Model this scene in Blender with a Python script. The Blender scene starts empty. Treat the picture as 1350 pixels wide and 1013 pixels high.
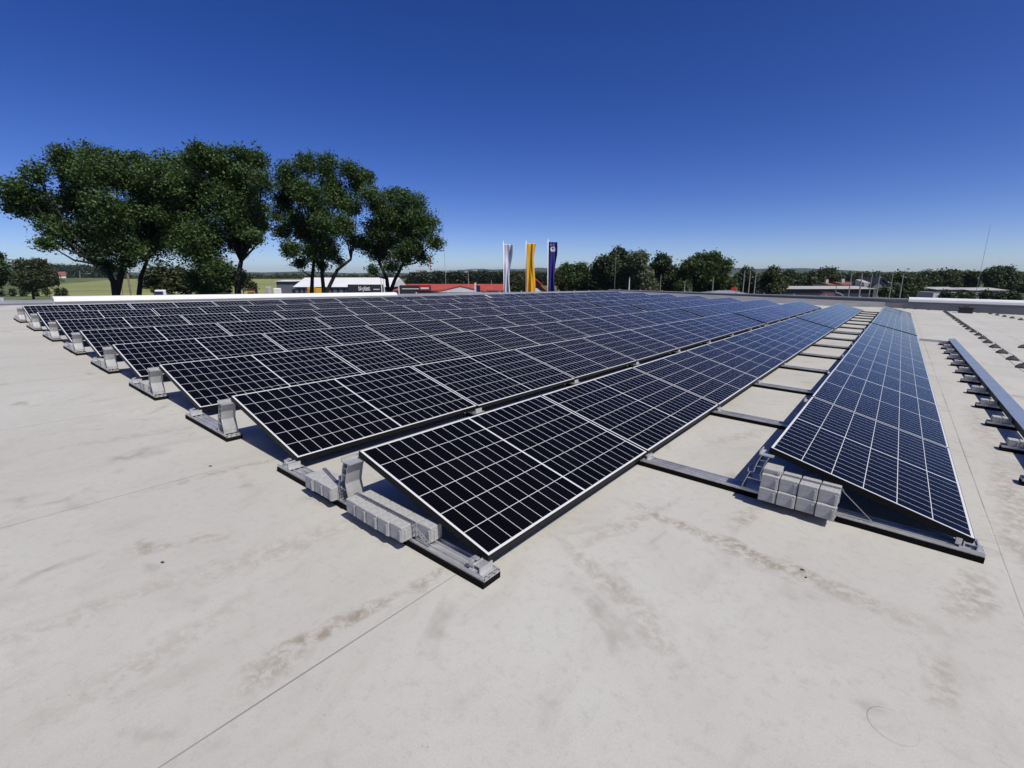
import bpy, math, random
import numpy as np
from mathutils import Matrix, Vector, Euler
R = math.radians
rng = np.random.default_rng(7)
random.seed(7)
sc = bpy.context.scene
col = sc.collection

# ------------------------------------------------------------------ camera, sky, sun, exposure
FOC = 622.41                      # focal length in photo pixels (photo 1350 wide)
PPX, PPY = 698.19, 508.81         # principal point
H = 1.331                         # eye height above the roof
YAW, PITCH, ROLL = 0.650461, 0.236263, 0.0323967   # solved against the roof plane
WPITCH = math.atan((PPY - 360.0) / FOC)            # against the true horizon
C = Vector((0, 0, H))

def cam_axes(pitch, roll):
    cy, sy = math.cos(YAW), math.sin(YAW)
    fw = Vector((-sy * math.cos(pitch), cy * math.cos(pitch), -math.sin(pitch)))
    rt = Vector((cy, sy, 0)); up = rt.cross(fw)
    c, s = math.cos(roll), math.sin(roll)
    return rt * c + up * s, up * c - rt * s, fw
def basis(a):
    return Matrix((a[0], a[1], -a[2])).transposed()
BW = basis(cam_axes(WPITCH, 0.0))
BR = basis(cam_axes(PITCH, ROLL))
ROOF = Matrix.Translation(C) @ (BW @ BR.transposed()).to_4x4() @ Matrix.Translation(-C)   # the roof falls about 2 %

cd = bpy.data.cameras.new('camera')
cam = bpy.data.objects.new('camera', cd); col.objects.link(cam)
cam.matrix_world = Matrix.Translation(C) @ BW.to_4x4()
cd.sensor_width = 36.0
cd.lens = FOC / 1350 * 36.0
cd.shift_x = -(PPX - 675) / 1350
cd.shift_y = (PPY - 506.5) / 1350
cd.clip_start = 0.05; cd.clip_end = 30000
sc.camera = cam

SUN_DIR = (ROOF.to_3x3() @ Vector((0.65, -0.07, 1.0))).normalized()
elev = math.asin(SUN_DIR.z); azim = math.atan2(SUN_DIR.x, SUN_DIR.y)
w = bpy.data.worlds.new('World'); sc.world = w; w.use_nodes = True
nt = w.node_tree
sky = nt.nodes.new('ShaderNodeTexSky'); sky.sky_type = 'NISHITA'; sky.sun_disc = False
sky.sun_elevation = elev; sky.sun_rotation = azim
sky.altitude = 0; sky.air_density = 0.5; sky.dust_density = 0.5; sky.ozone_density = 1.0
bg = nt.nodes['Background']; bg.inputs['Strength'].default_value = 0.15
hs = nt.nodes.new('ShaderNodeHueSaturation'); hs.inputs['Saturation'].default_value = 1.37; hs.inputs['Hue'].default_value = 0.522
nt.links.new(sky.outputs[0], hs.inputs['Color']); nt.links.new(hs.outputs[0], bg.inputs[0])
sd = bpy.data.lights.new('sun', 'SUN'); sd.energy = 4.9; sd.angle = R(0.53); sd.color = (1.0, 0.962, 0.885)
so = bpy.data.objects.new('sun', sd); col.objects.link(so)
so.rotation_euler = SUN_DIR.to_track_quat('Z', 'Y').to_euler()
sc.view_settings.view_transform = 'Standard'; sc.view_settings.look = 'None'
sc.view_settings.exposure = -0.28; sc.view_settings.gamma = 1.0
sc.render.engine = 'CYCLES'

# ------------------------------------------------------------------ helpers
def tag(o, label=None, cat=None, group=None, kind=None):
    if label: o['label'] = label
    if cat: o['category'] = cat
    if group: o['group'] = group
    if kind: o['kind'] = kind
    return o
class MB:
    def __init__(s): s.v = []; s.f = []; s.m = []
    def add(s, vs, fs, mi=0):
        n = len(s.v); s.v += [tuple(p) for p in vs]; s.f += [[i + n for i in f] for f in fs]; s.m += [mi] * len(fs)
    def box(s, a, b, mi=0, mat=None):
        (x0, y0, z0), (x1, y1, z1) = a, b
        vs = [Vector(p) for p in ((x0,y0,z0),(x1,y0,z0),(x1,y1,z0),(x0,y1,z0),(x0,y0,z1),(x1,y0,z1),(x1,y1,z1),(x0,y1,z1))]
        if mat is not None: vs = [mat @ p for p in vs]
        s.add(vs, [[0,3,2,1],[4,5,6,7],[0,1,5,4],[1,2,6,5],[2,3,7,6],[3,0,4,7]], mi)
    def bbox(s, a, b, e, mi=0, mat=None):
        """box with its twelve edges cut by e"""
        c = [(a[i] + b[i]) / 2 for i in range(3)]; h = [(b[i] - a[i]) / 2 for i in range(3)]
        bm_v = []; idx = {}
        for sx in (-1, 1):
            for sy in (-1, 1):
                for sz in (-1, 1):
                    for ax in range(3):
                        p = [sx * h[0], sy * h[1], sz * h[2]]
                        for k in range(3):
                            if k != ax: p[k] -= (sx, sy, sz)[k] * e
                        idx[(sx, sy, sz, ax)] = len(bm_v)
                        q = Vector((c[0] + p[0], c[1] + p[1], c[2] + p[2])); bm_v.append(mat @ q if mat is not None else q)
        fs = []
        for ax in range(3):
            o1, o2 = [k for k in range(3) if k != ax]
            for s0 in (-1, 1):
                q = []
                for (s1, s2) in ((-1,-1),(1,-1),(1,1),(-1,1)):
                    k = [0,0,0]; k[ax] = s0; k[o1] = s1; k[o2] = s2; q.append(idx[(*k, ax)])
                flip = (s0 > 0) != (ax != 1)
                fs.append(q[::-1] if flip else q)
            for s1 in (-1, 1):
                for s2 in (-1, 1):
                    q = []
                    for s0, aa in ((-1, o1), (1, o1), (1, o2), (-1, o2)):
                        k = [0,0,0]; k[ax] = s0; k[o1] = s1; k[o2] = s2; q.append(idx[(*k, aa)])
                    fs.append(q)
        for sx in (-1, 1):
            for sy in (-1, 1):
                for sz in (-1, 1):
                    fs.append([idx[(sx, sy, sz, k)] for k in range(3)])
        s.add(bm_v, fs, mi)
    def prism(s, prof, ax, t0, t1, mi=0, taper=None):
        """closed profile (2-D points) swept along an axis"""
        n = len(prof); vs = []
        for t in (t0, t1):
            for (a, b) in prof:
                vs.append({'x': (t, a, b), 'y': (a, t, b), 'z': (a, b, t)}[ax])
        fs = [[i, (i + 1) % n, n + (i + 1) % n, n + i] for i in range(n)] + [list(range(n))[::-1], list(range(n, 2 * n))]
        s.add(vs, fs, mi)
    def tube(s, pts, rad, seg=6, mi=0):
        pts = [Vector(p) for p in pts]; n = len(pts)
        rad = rad if isinstance(rad, (list, tuple)) else [rad] * n
        vs = []
        for i, p in enumerate(pts):
            d = (pts[min(i + 1, n - 1)] - pts[max(i - 1, 0)]).normalized()
            a = d.cross(Vector((0.31, 0.95, 0.05)) if abs(d.y) < 0.9 else Vector((1, 0, 0.1))).normalized(); b = d.cross(a)
            for k in range(seg):
                t = 2 * math.pi * k / seg; vs.append(p + (a * math.cos(t) + b * math.sin(t)) * rad[i])
        fs = [[i*seg+k, i*seg+(k+1)%seg, (i+1)*seg+(k+1)%seg, (i+1)*seg+k] for i in range(n-1) for k in range(seg)]
        fs += [list(range(seg))[::-1], [(n-1)*seg + k for k in range(seg)]]
        s.add(vs, fs, mi)
    def mesh(s, name, mats, smooth=False):
        me = bpy.data.meshes.new(name); me.from_pydata(s.v, [], s.f)
        mats = mats if isinstance(mats, (list, tuple)) else [mats]
        for m in mats:
            if m is not None: me.materials.append(m)
        if len(mats) > 1: me.polygons.foreach_set('material_index', s.m)
        import bmesh
        bm = bmesh.new(); bm.from_mesh(me); bmesh.ops.recalc_face_normals(bm, faces=bm.faces); bm.to_mesh(me); bm.free()
        if smooth: me.polygons.foreach_set('use_smooth', [True] * len(me.polygons))
        me.update(); return me
    def build(s, name, mats, parent=None, smooth=False):
        return link(name, s.mesh(name, mats, smooth), parent)
def link(name, data, parent=None):
    o = bpy.data.objects.new(name, data); col.objects.link(o)
    if parent is not None: o.parent = parent
    return o
def thing(name, label, cat, group=None, mat=None):
    o = bpy.data.objects.new(name, None); o.empty_display_size = 0.2; col.objects.link(o)
    if mat is not None: o.matrix_world = mat
    return tag(o, label, cat, group)
def on_roof(x=0, y=0, z=0, rz=0):
    return ROOF @ Matrix.Translation((x, y, z)) @ Matrix.Rotation(rz, 4, 'Z')
def copy_tree(o, parent=None):
    c = o.copy(); col.objects.link(c)
    if parent is not None: c.parent = parent
    for ch in list(o.children): copy_tree(ch, c)
    return c
WORDS = 'zeroth first second third fourth fifth sixth seventh eighth ninth tenth eleventh twelfth thirteenth fourteenth fifteenth sixteenth seventeenth eighteenth nineteenth twentieth'.split()
def nth(i):
    if i <= 20: return WORDS[i]
    return 'twenty-' + WORDS[i - 20]

# world placing of what stands beyond the roof: u to the camera's right, v straight ahead, z up
RT = Vector((math.cos(YAW), math.sin(YAW), 0)); FH = Vector((-math.sin(YAW), math.cos(YAW), 0))
def uvz(px, py, D):
    a = (px - PPX) / FOC; b = -(py - PPY) / FOC
    f = math.cos(WPITCH) + b * math.sin(WPITCH); z = -math.sin(WPITCH) + b * math.cos(WPITCH)
    return a * D / f, D, H + z * D / f
def mpp(D): return D / FOC / math.cos(WPITCH) * 0.95
def away(u, v, z, rz=0):
    p = RT * u + FH * v
    return Matrix.Translation((p.x, p.y, z)) @ Matrix.Rotation(YAW + rz, 4, 'Z')
GZ = -7.0                         # the ground outside

# ------------------------------------------------------------------ materials
def nmat(name):
    m = bpy.data.materials.new(name); m.use_nodes = True
    return m, m.node_tree, m.node_tree.nodes['Principled BSDF']
def N(nt, typ, **kw):
    n = nt.nodes.new(typ)
    for k, v in kw.items(): setattr(n, k, v)
    return n
def mth(nt, op, a, b=None, c=None, clamp=False):
    n = nt.nodes.new('ShaderNodeMath'); n.operation = op; n.use_clamp = clamp
    for i, v in enumerate((a, b, c)):
        if v is None: continue
        if isinstance(v, (int, float)): n.inputs[i].default_value = v
        else: nt.links.new(v, n.inputs[i])
    return n.outputs[0]
def mixc(nt, f, a, b):
    n = nt.nodes.new('ShaderNodeMix'); n.data_type = 'RGBA'
    for s, v in ((n.inputs[0], f), (n.inputs[6], a), (n.inputs[7], b)):
        if isinstance(v, (int, float)): s.default_value = v
        elif isinstance(v, tuple): s.default_value = (*v, 1) if len(v) == 3 else v
        else: nt.links.new(v, s)
    return n.outputs[2]
def noise(nt, co, scale, det=4, rough=0.55, dist=0.0):
    n = nt.nodes.new('ShaderNodeTexNoise'); n.inputs['Scale'].default_value = scale; n.inputs['Detail'].default_value = det
    n.inputs['Roughness'].default_value = rough; n.inputs['Distortion'].default_value = dist
    if co is not None: nt.links.new(co, n.inputs['Vector'])
    return n.outputs['Fac']
def sstep(nt, x, a, b):
    n = nt.nodes.new('ShaderNodeMapRange'); n.interpolation_type = 'SMOOTHSTEP'
    n.inputs[1].default_value = a; n.inputs[2].default_value = b; n.inputs[3].default_value = 0; n.inputs[4].default_value = 1
    nt.links.new(x, n.inputs[0]); return n.outputs[0]
def bump(nt, h, strength, dist, b):
    n = nt.nodes.new('ShaderNodeBump'); n.inputs['Strength'].default_value = strength; n.inputs['Distance'].default_value = dist
    nt.links.new(h, n.inputs['Height']); nt.links.new(n.outputs[0], b.inputs['Normal'])
def objco(nt): return nt.nodes.new('ShaderNodeTexCoord').outputs['Object']

def simple(name, c1, c2=None, scale=3.0, rough=0.6, metal=0.0, bstr=0.0, bscale=None, spec=0.5, det=5):
    """two tones of the same stuff, mottled, with slightly uneven roughness"""
    m, nt, b = nmat(name); co = objco(nt)
    n = noise(nt, co, scale, det)
    c2 = c2 or tuple(x * 0.8 for x in c1)
    nt.links.new(mixc(nt, sstep(nt, n, 0.3, 0.7), c1, c2), b.inputs['Base Color'])
    r = nt.nodes.new('ShaderNodeMapRange'); r.inputs[3].default_value = rough - 0.07; r.inputs[4].default_value = rough + 0.07
    nt.links.new(n, r.inputs[0]); nt.links.new(r.outputs[0], b.inputs['Roughness'])
    b.inputs['Metallic'].default_value = metal; b.inputs['Specular IOR Level'].default_value = spec
    if bstr: bump(nt, noise(nt, co, bscale or scale * 8, 6, 0.6), bstr, 0.01, b)
    return m

def roof_material():
    m, nt, b = nmat('roof_membrane'); co = objco(nt)
    sep = N(nt, 'ShaderNodeSeparateXYZ'); nt.links.new(co, sep.inputs[0]); X, Y = sep.outputs[0], sep.outputs[1]
    st = N(nt, 'ShaderNodeMapping'); st.inputs['Scale'].default_value = (1.0, 0.45, 1.0); nt.links.new(co, st.inputs['Vector'])
    big = noise(nt, co, 0.55, 5, 0.6, 0.6); mid = noise(nt, st.outputs[0], 3.6, 9, 0.68, 0.5); fine = noise(nt, co, 19.0, 8, 0.78)
    grain = noise(nt, co, 160.0, 3, 0.6)
    c = mixc(nt, sstep(nt, big, 0.32, 0.68), (0.538, 0.522, 0.468), (0.480, 0.462, 0.408))
    c = mixc(nt, mth(nt, 'MULTIPLY', sstep(nt, mid, 0.50, 0.72), 0.38), c, (0.375, 0.343, 0.285))
    c = mixc(nt, mth(nt, 'MULTIPLY', sstep(nt, fine, 0.49, 0.68), 0.50), c, (0.38, 0.36, 0.33))
    # dried puddle outlines: thin contour bands of a large noise, broken up by a second one
    pud = noise(nt, co, 0.8, 6, 0.55, 1.2)
    band = mth(nt, 'SUBTRACT', 1.0, mth(nt, 'MULTIPLY', mth(nt, 'ABSOLUTE', mth(nt, 'SUBTRACT', pud, 0.5)), 26.0), clamp=True)
    brk = sstep(nt, noise(nt, co, 1.7, 4, 0.6), 0.52, 0.68)
    c = mixc(nt, mth(nt, 'MULTIPLY', mth(nt, 'MULTIPLY', band, brk), 0.62), c, (0.27, 0.245, 0.20))
    # stains with a place and shape of their own (roof metres: x, y, angle, half length, half width, strength)
    stains = [(-0.72, 2.40, -4, .30, .035, .75), (-0.36, 2.37, -3, .34, .05, .85), (0.02, 2.31, -6, .30, .06, .45), (-0.50, 2.72, 82, .16, .045, .55),
              (-0.97, 2.25, 78, .35, .035, .45), (-0.86, 1.72, -18, .28, .045, .5), (-0.55, 1.55, -42, .2, .04, .35), (0.47, 2.66, 75, .22, .06, .6),
              (-1.50, 0.80, 83, .24, .035, .9), (-1.47, 0.55, 95, .10, .05, .6), (-1.44, 1.18, 88, .10, .025, .7), (-2.15, .90, 85, .3, .08, .35),
              (-2.55, .62, 60, .2, .03, .5), (-2.62, .50, 15, .07, .035, .7), (-3.30, 1.12, 88, .35, .03, .5), (-4.5, .90, 80, .4, .06, .35),
              (0.80, 4.2, 88, .7, .08, .6), (0.86, 6.2, 90, .9, .10, .5), (0.72, 3.4, 92, .4, .05, .55), (1.02, 5.0, 60, .25, .09, .4), (-0.9, 4.2, 70, .35, .06, .4),
              (-0.15, 1.02, 60, .25, .05, .3), (0.33, 1.95, 85, .12, .04, .45), (-2.3, 0.2, 85, .4, .05, .3), (-1.85, 0.35, 100, .3, .06, .3)]
    wob = noise(nt, co, 17.0, 8, 0.75, 0.4)
    wob2 = N(nt, 'ShaderNodeTexNoise'); wob2.inputs['Scale'].default_value = 5.0; wob2.inputs['Detail'].default_value = 4; nt.links.new(co, wob2.inputs['Vector'])
    off = N(nt, 'ShaderNodeSeparateXYZ'); nt.links.new(wob2.outputs['Color'], off.inputs[0])
    Xw = mth(nt, 'ADD', X, mth(nt, 'MULTIPLY', mth(nt, 'SUBTRACT', off.outputs[0], 0.5), 0.16))
    Yw = mth(nt, 'ADD', Y, mth(nt, 'MULTIPLY', mth(nt, 'SUBTRACT', off.outputs[1], 0.5), 0.16))
    tot = None
    for (sx, sy, an, hl, hw, k) in stains:
        ca, sa = math.cos(R(an)), math.sin(R(an))
        dx = mth(nt, 'SUBTRACT', Xw, sx); dy = mth(nt, 'SUBTRACT', Yw, sy)
        p = mth(nt, 'MULTIPLY_ADD', dx, ca / hl, mth(nt, 'MULTIPLY', dy, sa / hl)); q = mth(nt, 'MULTIPLY_ADD', dx, -sa / hw, mth(nt, 'MULTIPLY', dy, ca / hw))
        r2 = mth(nt, 'MULTIPLY_ADD', p, p, mth(nt, 'MULTIPLY', q, q))
        e = mth(nt, 'MULTIPLY', mth(nt, 'SUBTRACT', 1.0, mth(nt, 'MULTIPLY', r2, 0.42), clamp=True), k)
        tot = e if tot is None else mth(nt, 'MAXIMUM', tot, e)
    c = mixc(nt, mth(nt, 'MULTIPLY', tot, sstep(nt, wob, 0.40, 0.60)), c, (0.25, 0.205, 0.14))
    # lapped sheet joints every two metres, with dirt on one side
    fr = mth(nt, 'FRACT', mth(nt, 'DIVIDE', mth(nt, 'ADD', X, 42.37), 2.0))
    d = mth(nt, 'MULTIPLY', mth(nt, 'ABSOLUTE', mth(nt, 'SUBTRACT', fr, 0.5)), 2.0)            # metres from a joint
    line = mth(nt, 'SUBTRACT', 1.0, sstep(nt, d, 0.0015, 0.005), clamp=True)
    lw = noise(nt, co, 1.1, 3, 0.5)
    c = mixc(nt, mth(nt, 'MULTIPLY', line, mth(nt, 'MULTIPLY', sstep(nt, lw, 0.3, 0.6), 0.75)), c, (0.16, 0.15, 0.135))
    dirt = mth(nt, 'MULTIPLY', mth(nt, 'SUBTRACT', 1.0, sstep(nt, d, 0.0, 0.16), clamp=True), sstep(nt, noise(nt, co, 2.6, 7, 0.65, 0.8), 0.52, 0.72))
    c = mixc(nt, mth(nt, 'MULTIPLY', dirt, 0.55), c, (0.31, 0.285, 0.24))
    # a round blister edge
    dx = mth(nt, 'SUBTRACT', X, 0.205); dy = mth(nt, 'SUBTRACT', Y, 1.645)
    rr = mth(nt, 'SQRT', mth(nt, 'MULTIPLY_ADD', dx, dx, mth(nt, 'MULTIPLY', dy, dy)))
    ring = mth(nt, 'SUBTRACT', 1.0, mth(nt, 'DIVIDE', mth(nt, 'ABSOLUTE', mth(nt, 'SUBTRACT', rr, 0.066)), 0.0022), clamp=True)
    rs = mth(nt, 'MULTIPLY_ADD', sstep(nt, mth(nt, 'MULTIPLY_ADD', dx, -8.0, mth(nt, 'MULTIPLY', dy, -2.0)), -0.4, 0.5), 0.6, 0.15)
    c = mixc(nt, mth(nt, 'MULTIPLY', ring, rs), c, (0.10, 0.10, 0.10))
    # specks of grit
    vo = N(nt, 'ShaderNodeTexVoronoi'); vo.inputs['Scale'].default_value = 26.0; nt.links.new(co, vo.inputs['Vector'])
    sp = mth(nt, 'MULTIPLY', mth(nt, 'SUBTRACT', 1.0, sstep(nt, vo.outputs['Distance'], 0.05, 0.12), clamp=True), sstep(nt, noise(nt, co, 1.3, 5, 0.7), 0.50, 0.66))
    c = mixc(nt, mth(nt, 'MULTIPLY', sp, 0.62), c, (0.22, 0.205, 0.18))
    c = mixc(nt, mth(nt, 'MULTIPLY', sstep(nt, grain, 0.38, 0.72), 0.30), c, (0.36, 0.345, 0.32))
    nt.links.new(c, b.inputs['Base Color']); b.inputs['Roughness'].default_value = 0.78; b.inputs['Specular IOR Level'].default_value = 0.3
    hgt = mth(nt, 'MULTIPLY_ADD', grain, 0.25, mth(nt, 'MULTIPLY_ADD', fine, 0.5, mth(nt, 'MULTIPLY', big, 6.0)))
    bump(nt, mth(nt, 'SUBTRACT', hgt, mth(nt, 'MULTIPLY', line, 0.8)), 0.35, 0.006, b)
    return m

PL, PW, PGAP = 1.684, 1.002, 0.01646       # panel length, width and gap
def cell_material():
    """black half-cut cells behind glass: six across, ten and ten along, white backsheet between"""
    m, nt, b = nmat('solar_cells'); co = objco(nt)
    sep = N(nt, 'ShaderNodeSeparateXYZ'); nt.links.new(co, sep.inputs[0])
    s = mth(nt, 'MULTIPLY', sep.outputs[0], -1.0); t = sep.outputs[1]
    mg = 0.0145; cw = (PW - 2 * mg) / 6
    a = mth(nt, 'DIVIDE', mth(nt, 'SUBTRACT', s, mg), cw)
    da = mth(nt, 'MULTIPLY', mth(nt, 'SUBTRACT', 0.5, mth(nt, 'ABSOLUTE', mth(nt, 'SUBTRACT', mth(nt, 'FRACT', a), 0.5))), cw)
    half = mth(nt, 'ABSOLUTE', mth(nt, 'SUBTRACT', t, PL / 2))          # metres from the middle line
    mid = 0.0055; ch = (PL / 2 - mid - mg) / 10
    q = mth(nt, 'DIVIDE', mth(nt, 'SUBTRACT', half, mid), ch)
    dq = mth(nt, 'MULTIPLY', mth(nt, 'SUBTRACT', 0.5, mth(nt, 'ABSOLUTE', mth(nt, 'SUBTRACT', mth(nt, 'FRACT', q), 0.5))), ch)
    def less(x, v): return mth(nt, 'LESS_THAN', x, v)
    l = mth(nt, 'MAXIMUM', less(da, 0.0019), less(dq, 0.0015))
    l = mth(nt, 'MAXIMUM', l, less(half, mid))
    l = mth(nt, 'MAXIMUM', l, less(s, mg)); l = mth(nt, 'MAXIMUM', l, mth(nt, 'GREATER_THAN', s, PW - mg))
    l = mth(nt, 'MAXIMUM', l, mth(nt, 'GREATER_THAN', half, PL / 2 - mg))
    # nine thin silver busbars over each cell, along the tilt's cross direction
    bb = mth(nt, 'FRACT', mth(nt, 'MULTIPLY', mth(nt, 'FRACT', a), 9.0))
    bus = mth(nt, 'MULTIPLY', less(mth(nt, 'ABSOLUTE', mth(nt, 'SUBTRACT', bb, 0.5)), 0.022), 0.10)
    info = N(nt, 'ShaderNodeObjectInfo')
    ci = N(nt, 'ShaderNodeCombineXYZ'); nt.links.new(mth(nt, 'FLOOR', a), ci.inputs[0])
    nt.links.new(mth(nt, 'FLOOR', mth(nt, 'MULTIPLY', t, 11.9)), ci.inputs[1]); nt.links.new(mth(nt, 'MULTIPLY', info.outputs['Random'], 50.0), ci.inputs[2])
    wn = N(nt, 'ShaderNodeTexWhiteNoise'); nt.links.new(ci.outputs[0], wn.inputs['Vector'])
    cell = mixc(nt, wn.outputs['Value'], (0.0020, 0.0019, 0.0026), (0.0036, 0.0035, 0.0052))
    cell = mixc(nt, bus, cell, (0.10, 0.10, 0.11))
    vo = N(nt, 'ShaderNodeTexVoronoi'); vo.inputs['Scale'].default_value = 9.0; nt.links.new(co, vo.inputs['Vector'])
    spot = less(vo.outputs['Distance'], 0.026)
    c = mixc(nt, l, cell, (0.64, 0.64, 0.64))
    c = mixc(nt, mth(nt, 'MULTIPLY', spot, mth(nt, 'MULTIPLY', sstep(nt, noise(nt, co, 1.2, 2), 0.56, 0.62), 0.5)), c, (0.42, 0.40, 0.36))
    nt.links.new(c, b.inputs['Base Color'])
    b.inputs['Roughness'].default_value = 0.4; b.inputs['Specular IOR Level'].default_value = 0.0
    b.inputs['Coat Weight'].default_value = 1.0; b.inputs['Coat IOR'].default_value = 1.16
    dust = noise(nt, co, 2.5, 6, 0.65)
    r = N(nt, 'ShaderNodeMapRange'); r.inputs[3].default_value = 0.07; r.inputs[4].default_value = 0.17; nt.links.new(dust, r.inputs[0])
    nt.links.new(r.outputs[0], b.inputs['Coat Roughness'])
    return m

def leaf_material(name, c1, c2, trans=0.25):
    m, nt, b = nmat(name)
    g = N(nt, 'ShaderNodeNewGeometry')
    c = mixc(nt, g.outputs['Random Per Island'], c1, c2)
    nt.links.new(c, b.inputs['Base Color']); b.inputs['Roughness'].default_value = 0.55; b.inputs['Specular IOR Level'].default_value = 0.3
    t = N(nt, 'ShaderNodeBsdfTranslucent'); nt.links.new(mixc(nt, 0.5, c, (0.10, 0.16, 0.02)), t.inputs['Color'])
    mx = N(nt, 'ShaderNodeMixShader'); mx.inputs[0].default_value = trans
    nt.links.new(b.outputs[0], mx.inputs[1]); nt.links.new(t.outputs[0], mx.inputs[2])
    nt.links.new(mx.outputs[0], nt.nodes['Material Output'].inputs['Surface'])
    return m

def field_material():
    m, nt, b = nmat('meadow'); co = objco(nt)
    st = N(nt, 'ShaderNodeMapping'); st.inputs['Scale'].default_value = (1, 3.0, 1); st.inputs['Rotation'].default_value = (0, 0, YAW); nt.links.new(co, st.inputs['Vector'])
    a = noise(nt, st.outputs[0], 0.012, 5, 0.6); f = noise(nt, co, 0.4, 6, 0.7)
    c = mixc(nt, sstep(nt, a, 0.35, 0.65), (0.135, 0.165, 0.045), (0.060, 0.088, 0.026))
    c = mixc(nt, mth(nt, 'MULTIPLY', sstep(nt, f, 0.45, 0.7), 0.4), c, (0.10, 0.105, 0.045))
    nt.links.new(c, b.inputs['Base Color']); b.inputs['Roughness'].default_value = 0.9
    return m

M = dict(
    roof=roof_material(), cells=cell_material(), meadow=field_material(),
    frame=simple('black_anodised_frame', (0.004, 0.004, 0.004), (0.006, 0.006, 0.006), 20, 0.5, 0.0, spec=0.15),
    lip=simple('frame_lip', (0.60, 0.60, 0.60), (0.70, 0.70, 0.69), 20, 0.4),
    alu=simple('mill_aluminium', (0.70, 0.70, 0.69), (0.54, 0.54, 0.54), 14, 0.36, 0.6, 0.15, 60),
    alud=simple('dull_aluminium', (0.60, 0.60, 0.59), (0.45, 0.45, 0.45), 9, 0.46, 0.45, 0.2, 50),
    rubber=simple('rubber_mat', (0.006, 0.006, 0.006), (0.010, 0.010, 0.009), 30, 0.9, spec=0.1),
    block=simple('concrete_block', (0.50, 0.495, 0.475), (0.41, 0.405, 0.39), 55, 0.9, 0, 0.7, 260),
    strap=simple('perforated_steel', (0.42, 0.43, 0.45), (0.32, 0.33, 0.36), 30, 0.42, 0.8),
    galv=simple('galvanised_lid', (0.50, 0.56, 0.60), (0.42, 0.48, 0.52), 6, 0.36, 0.55),
    steel=simple('steel_rod', (0.40, 0.40, 0.40), (0.33, 0.33, 0.33), 20, 0.5, 0.6),
    holder=simple('dark_plastic', (0.028, 0.027, 0.026), (0.045, 0.043, 0.04), 30, 0.7),
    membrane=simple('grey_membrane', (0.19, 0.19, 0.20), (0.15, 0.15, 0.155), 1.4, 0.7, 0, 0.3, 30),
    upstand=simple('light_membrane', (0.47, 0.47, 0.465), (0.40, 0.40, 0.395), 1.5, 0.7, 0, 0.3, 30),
    coping=simple('grey_coping', (0.36, 0.37, 0.39), (0.29, 0.30, 0.315), 1.2, 0.45, 0.2),
    whitecap=simple('white_coping', (0.80, 0.80, 0.80), (0.74, 0.74, 0.735), 1.6, 0.5),
    bark=simple('bark', (0.024, 0.020, 0.016), (0.013, 0.011, 0.009), 3, 0.9, 0, 0.8, 12),
    wallout=simple('plaster_wall', (0.42, 0.42, 0.41), (0.36, 0.36, 0.35), 0.5, 0.85),
)
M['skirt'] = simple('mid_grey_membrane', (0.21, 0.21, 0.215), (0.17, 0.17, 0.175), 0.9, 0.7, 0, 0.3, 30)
M['panelwhite'] = simple('white_sheet_roof', (0.78, 0.78, 0.77), (0.70, 0.70, 0.69), 0.25, 0.5)
M['greywall'] = simple('grey_cladding', (0.17, 0.17, 0.18), (0.13, 0.13, 0.14), 0.3, 0.6)
M['darkwall'] = simple('dark_cladding', (0.035, 0.036, 0.038), (0.028, 0.028, 0.030), 0.4, 0.6)
M['redroof'] = simple('red_tile_roof', (0.46, 0.075, 0.040), (0.36, 0.06, 0.035), 0.6, 0.7, 0, 0.3, 8)
M['oldred'] = simple('brown_red_roof', (0.26, 0.085, 0.06), (0.19, 0.065, 0.05), 0.6, 0.8)
M['white'] = simple('white_paint', (0.80, 0.80, 0.79), (0.72, 0.72, 0.71), 0.8, 0.5)
M['palewall'] = simple('pale_render', (0.62, 0.60, 0.55), (0.55, 0.53, 0.48), 0.5, 0.8)
M['palesheet'] = simple('pale_sheet_roof', (0.46, 0.44, 0.40), (0.38, 0.365, 0.335), 0.3, 0.7)
M['yellow'] = simple('yellow_paint', (0.72, 0.40, 0.02), (0.62, 0.33, 0.02), 1.0, 0.5)
M['orange'] = simple('ochre_paint', (0.55, 0.27, 0.03), (0.48, 0.23, 0.03), 1.0, 0.5)
M['red'] = simple('red_paint', (0.55, 0.02, 0.02), (0.45, 0.02, 0.02), 1.0, 0.5)
M['glass'] = simple('dark_window', (0.02, 0.022, 0.026), (0.03, 0.032, 0.036), 1.0, 0.2)
M['wood'] = simple('weathered_wood', (0.27, 0.24, 0.19), (0.20, 0.17, 0.13), 2.0, 0.85)
M['polepale'] = simple('pale_mast', (0.40, 0.385, 0.34), (0.33, 0.315, 0.28), 2.0, 0.6)
M['navy'] = simple('navy_tarpaulin', (0.02, 0.025, 0.11), (0.015, 0.02, 0.08), 1.0, 0.5)
M['asphalt'] = simple('asphalt', (0.06, 0.06, 0.058), (0.045, 0.045, 0.045), 0.5, 0.9)
M['hill'] = simple('wooded_hill', (0.028, 0.045, 0.030), (0.040, 0.058, 0.030), 0.01, 0.95)
M['flagwhite'] = simple('white_flag_cloth', (0.62, 0.62, 0.72), (0.57, 0.57, 0.67), 0.8, 0.7)
M['flagyellow'] = simple('yellow_flag_cloth', (0.78, 0.42, 0.015), (0.70, 0.36, 0.015), 0.8, 0.7)
M['flagpurple'] = simple('purple_flag_cloth', (0.032, 0.024, 0.20), (0.026, 0.019, 0.165), 0.8, 0.6)
L_ASH = leaf_material('ash_leaves', (0.042, 0.080, 0.024), (0.092, 0.155, 0.046))
L_DARK = leaf_material('dark_leaves', (0.032, 0.054, 0.022), (0.060, 0.090, 0.036), 0.15)
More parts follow.
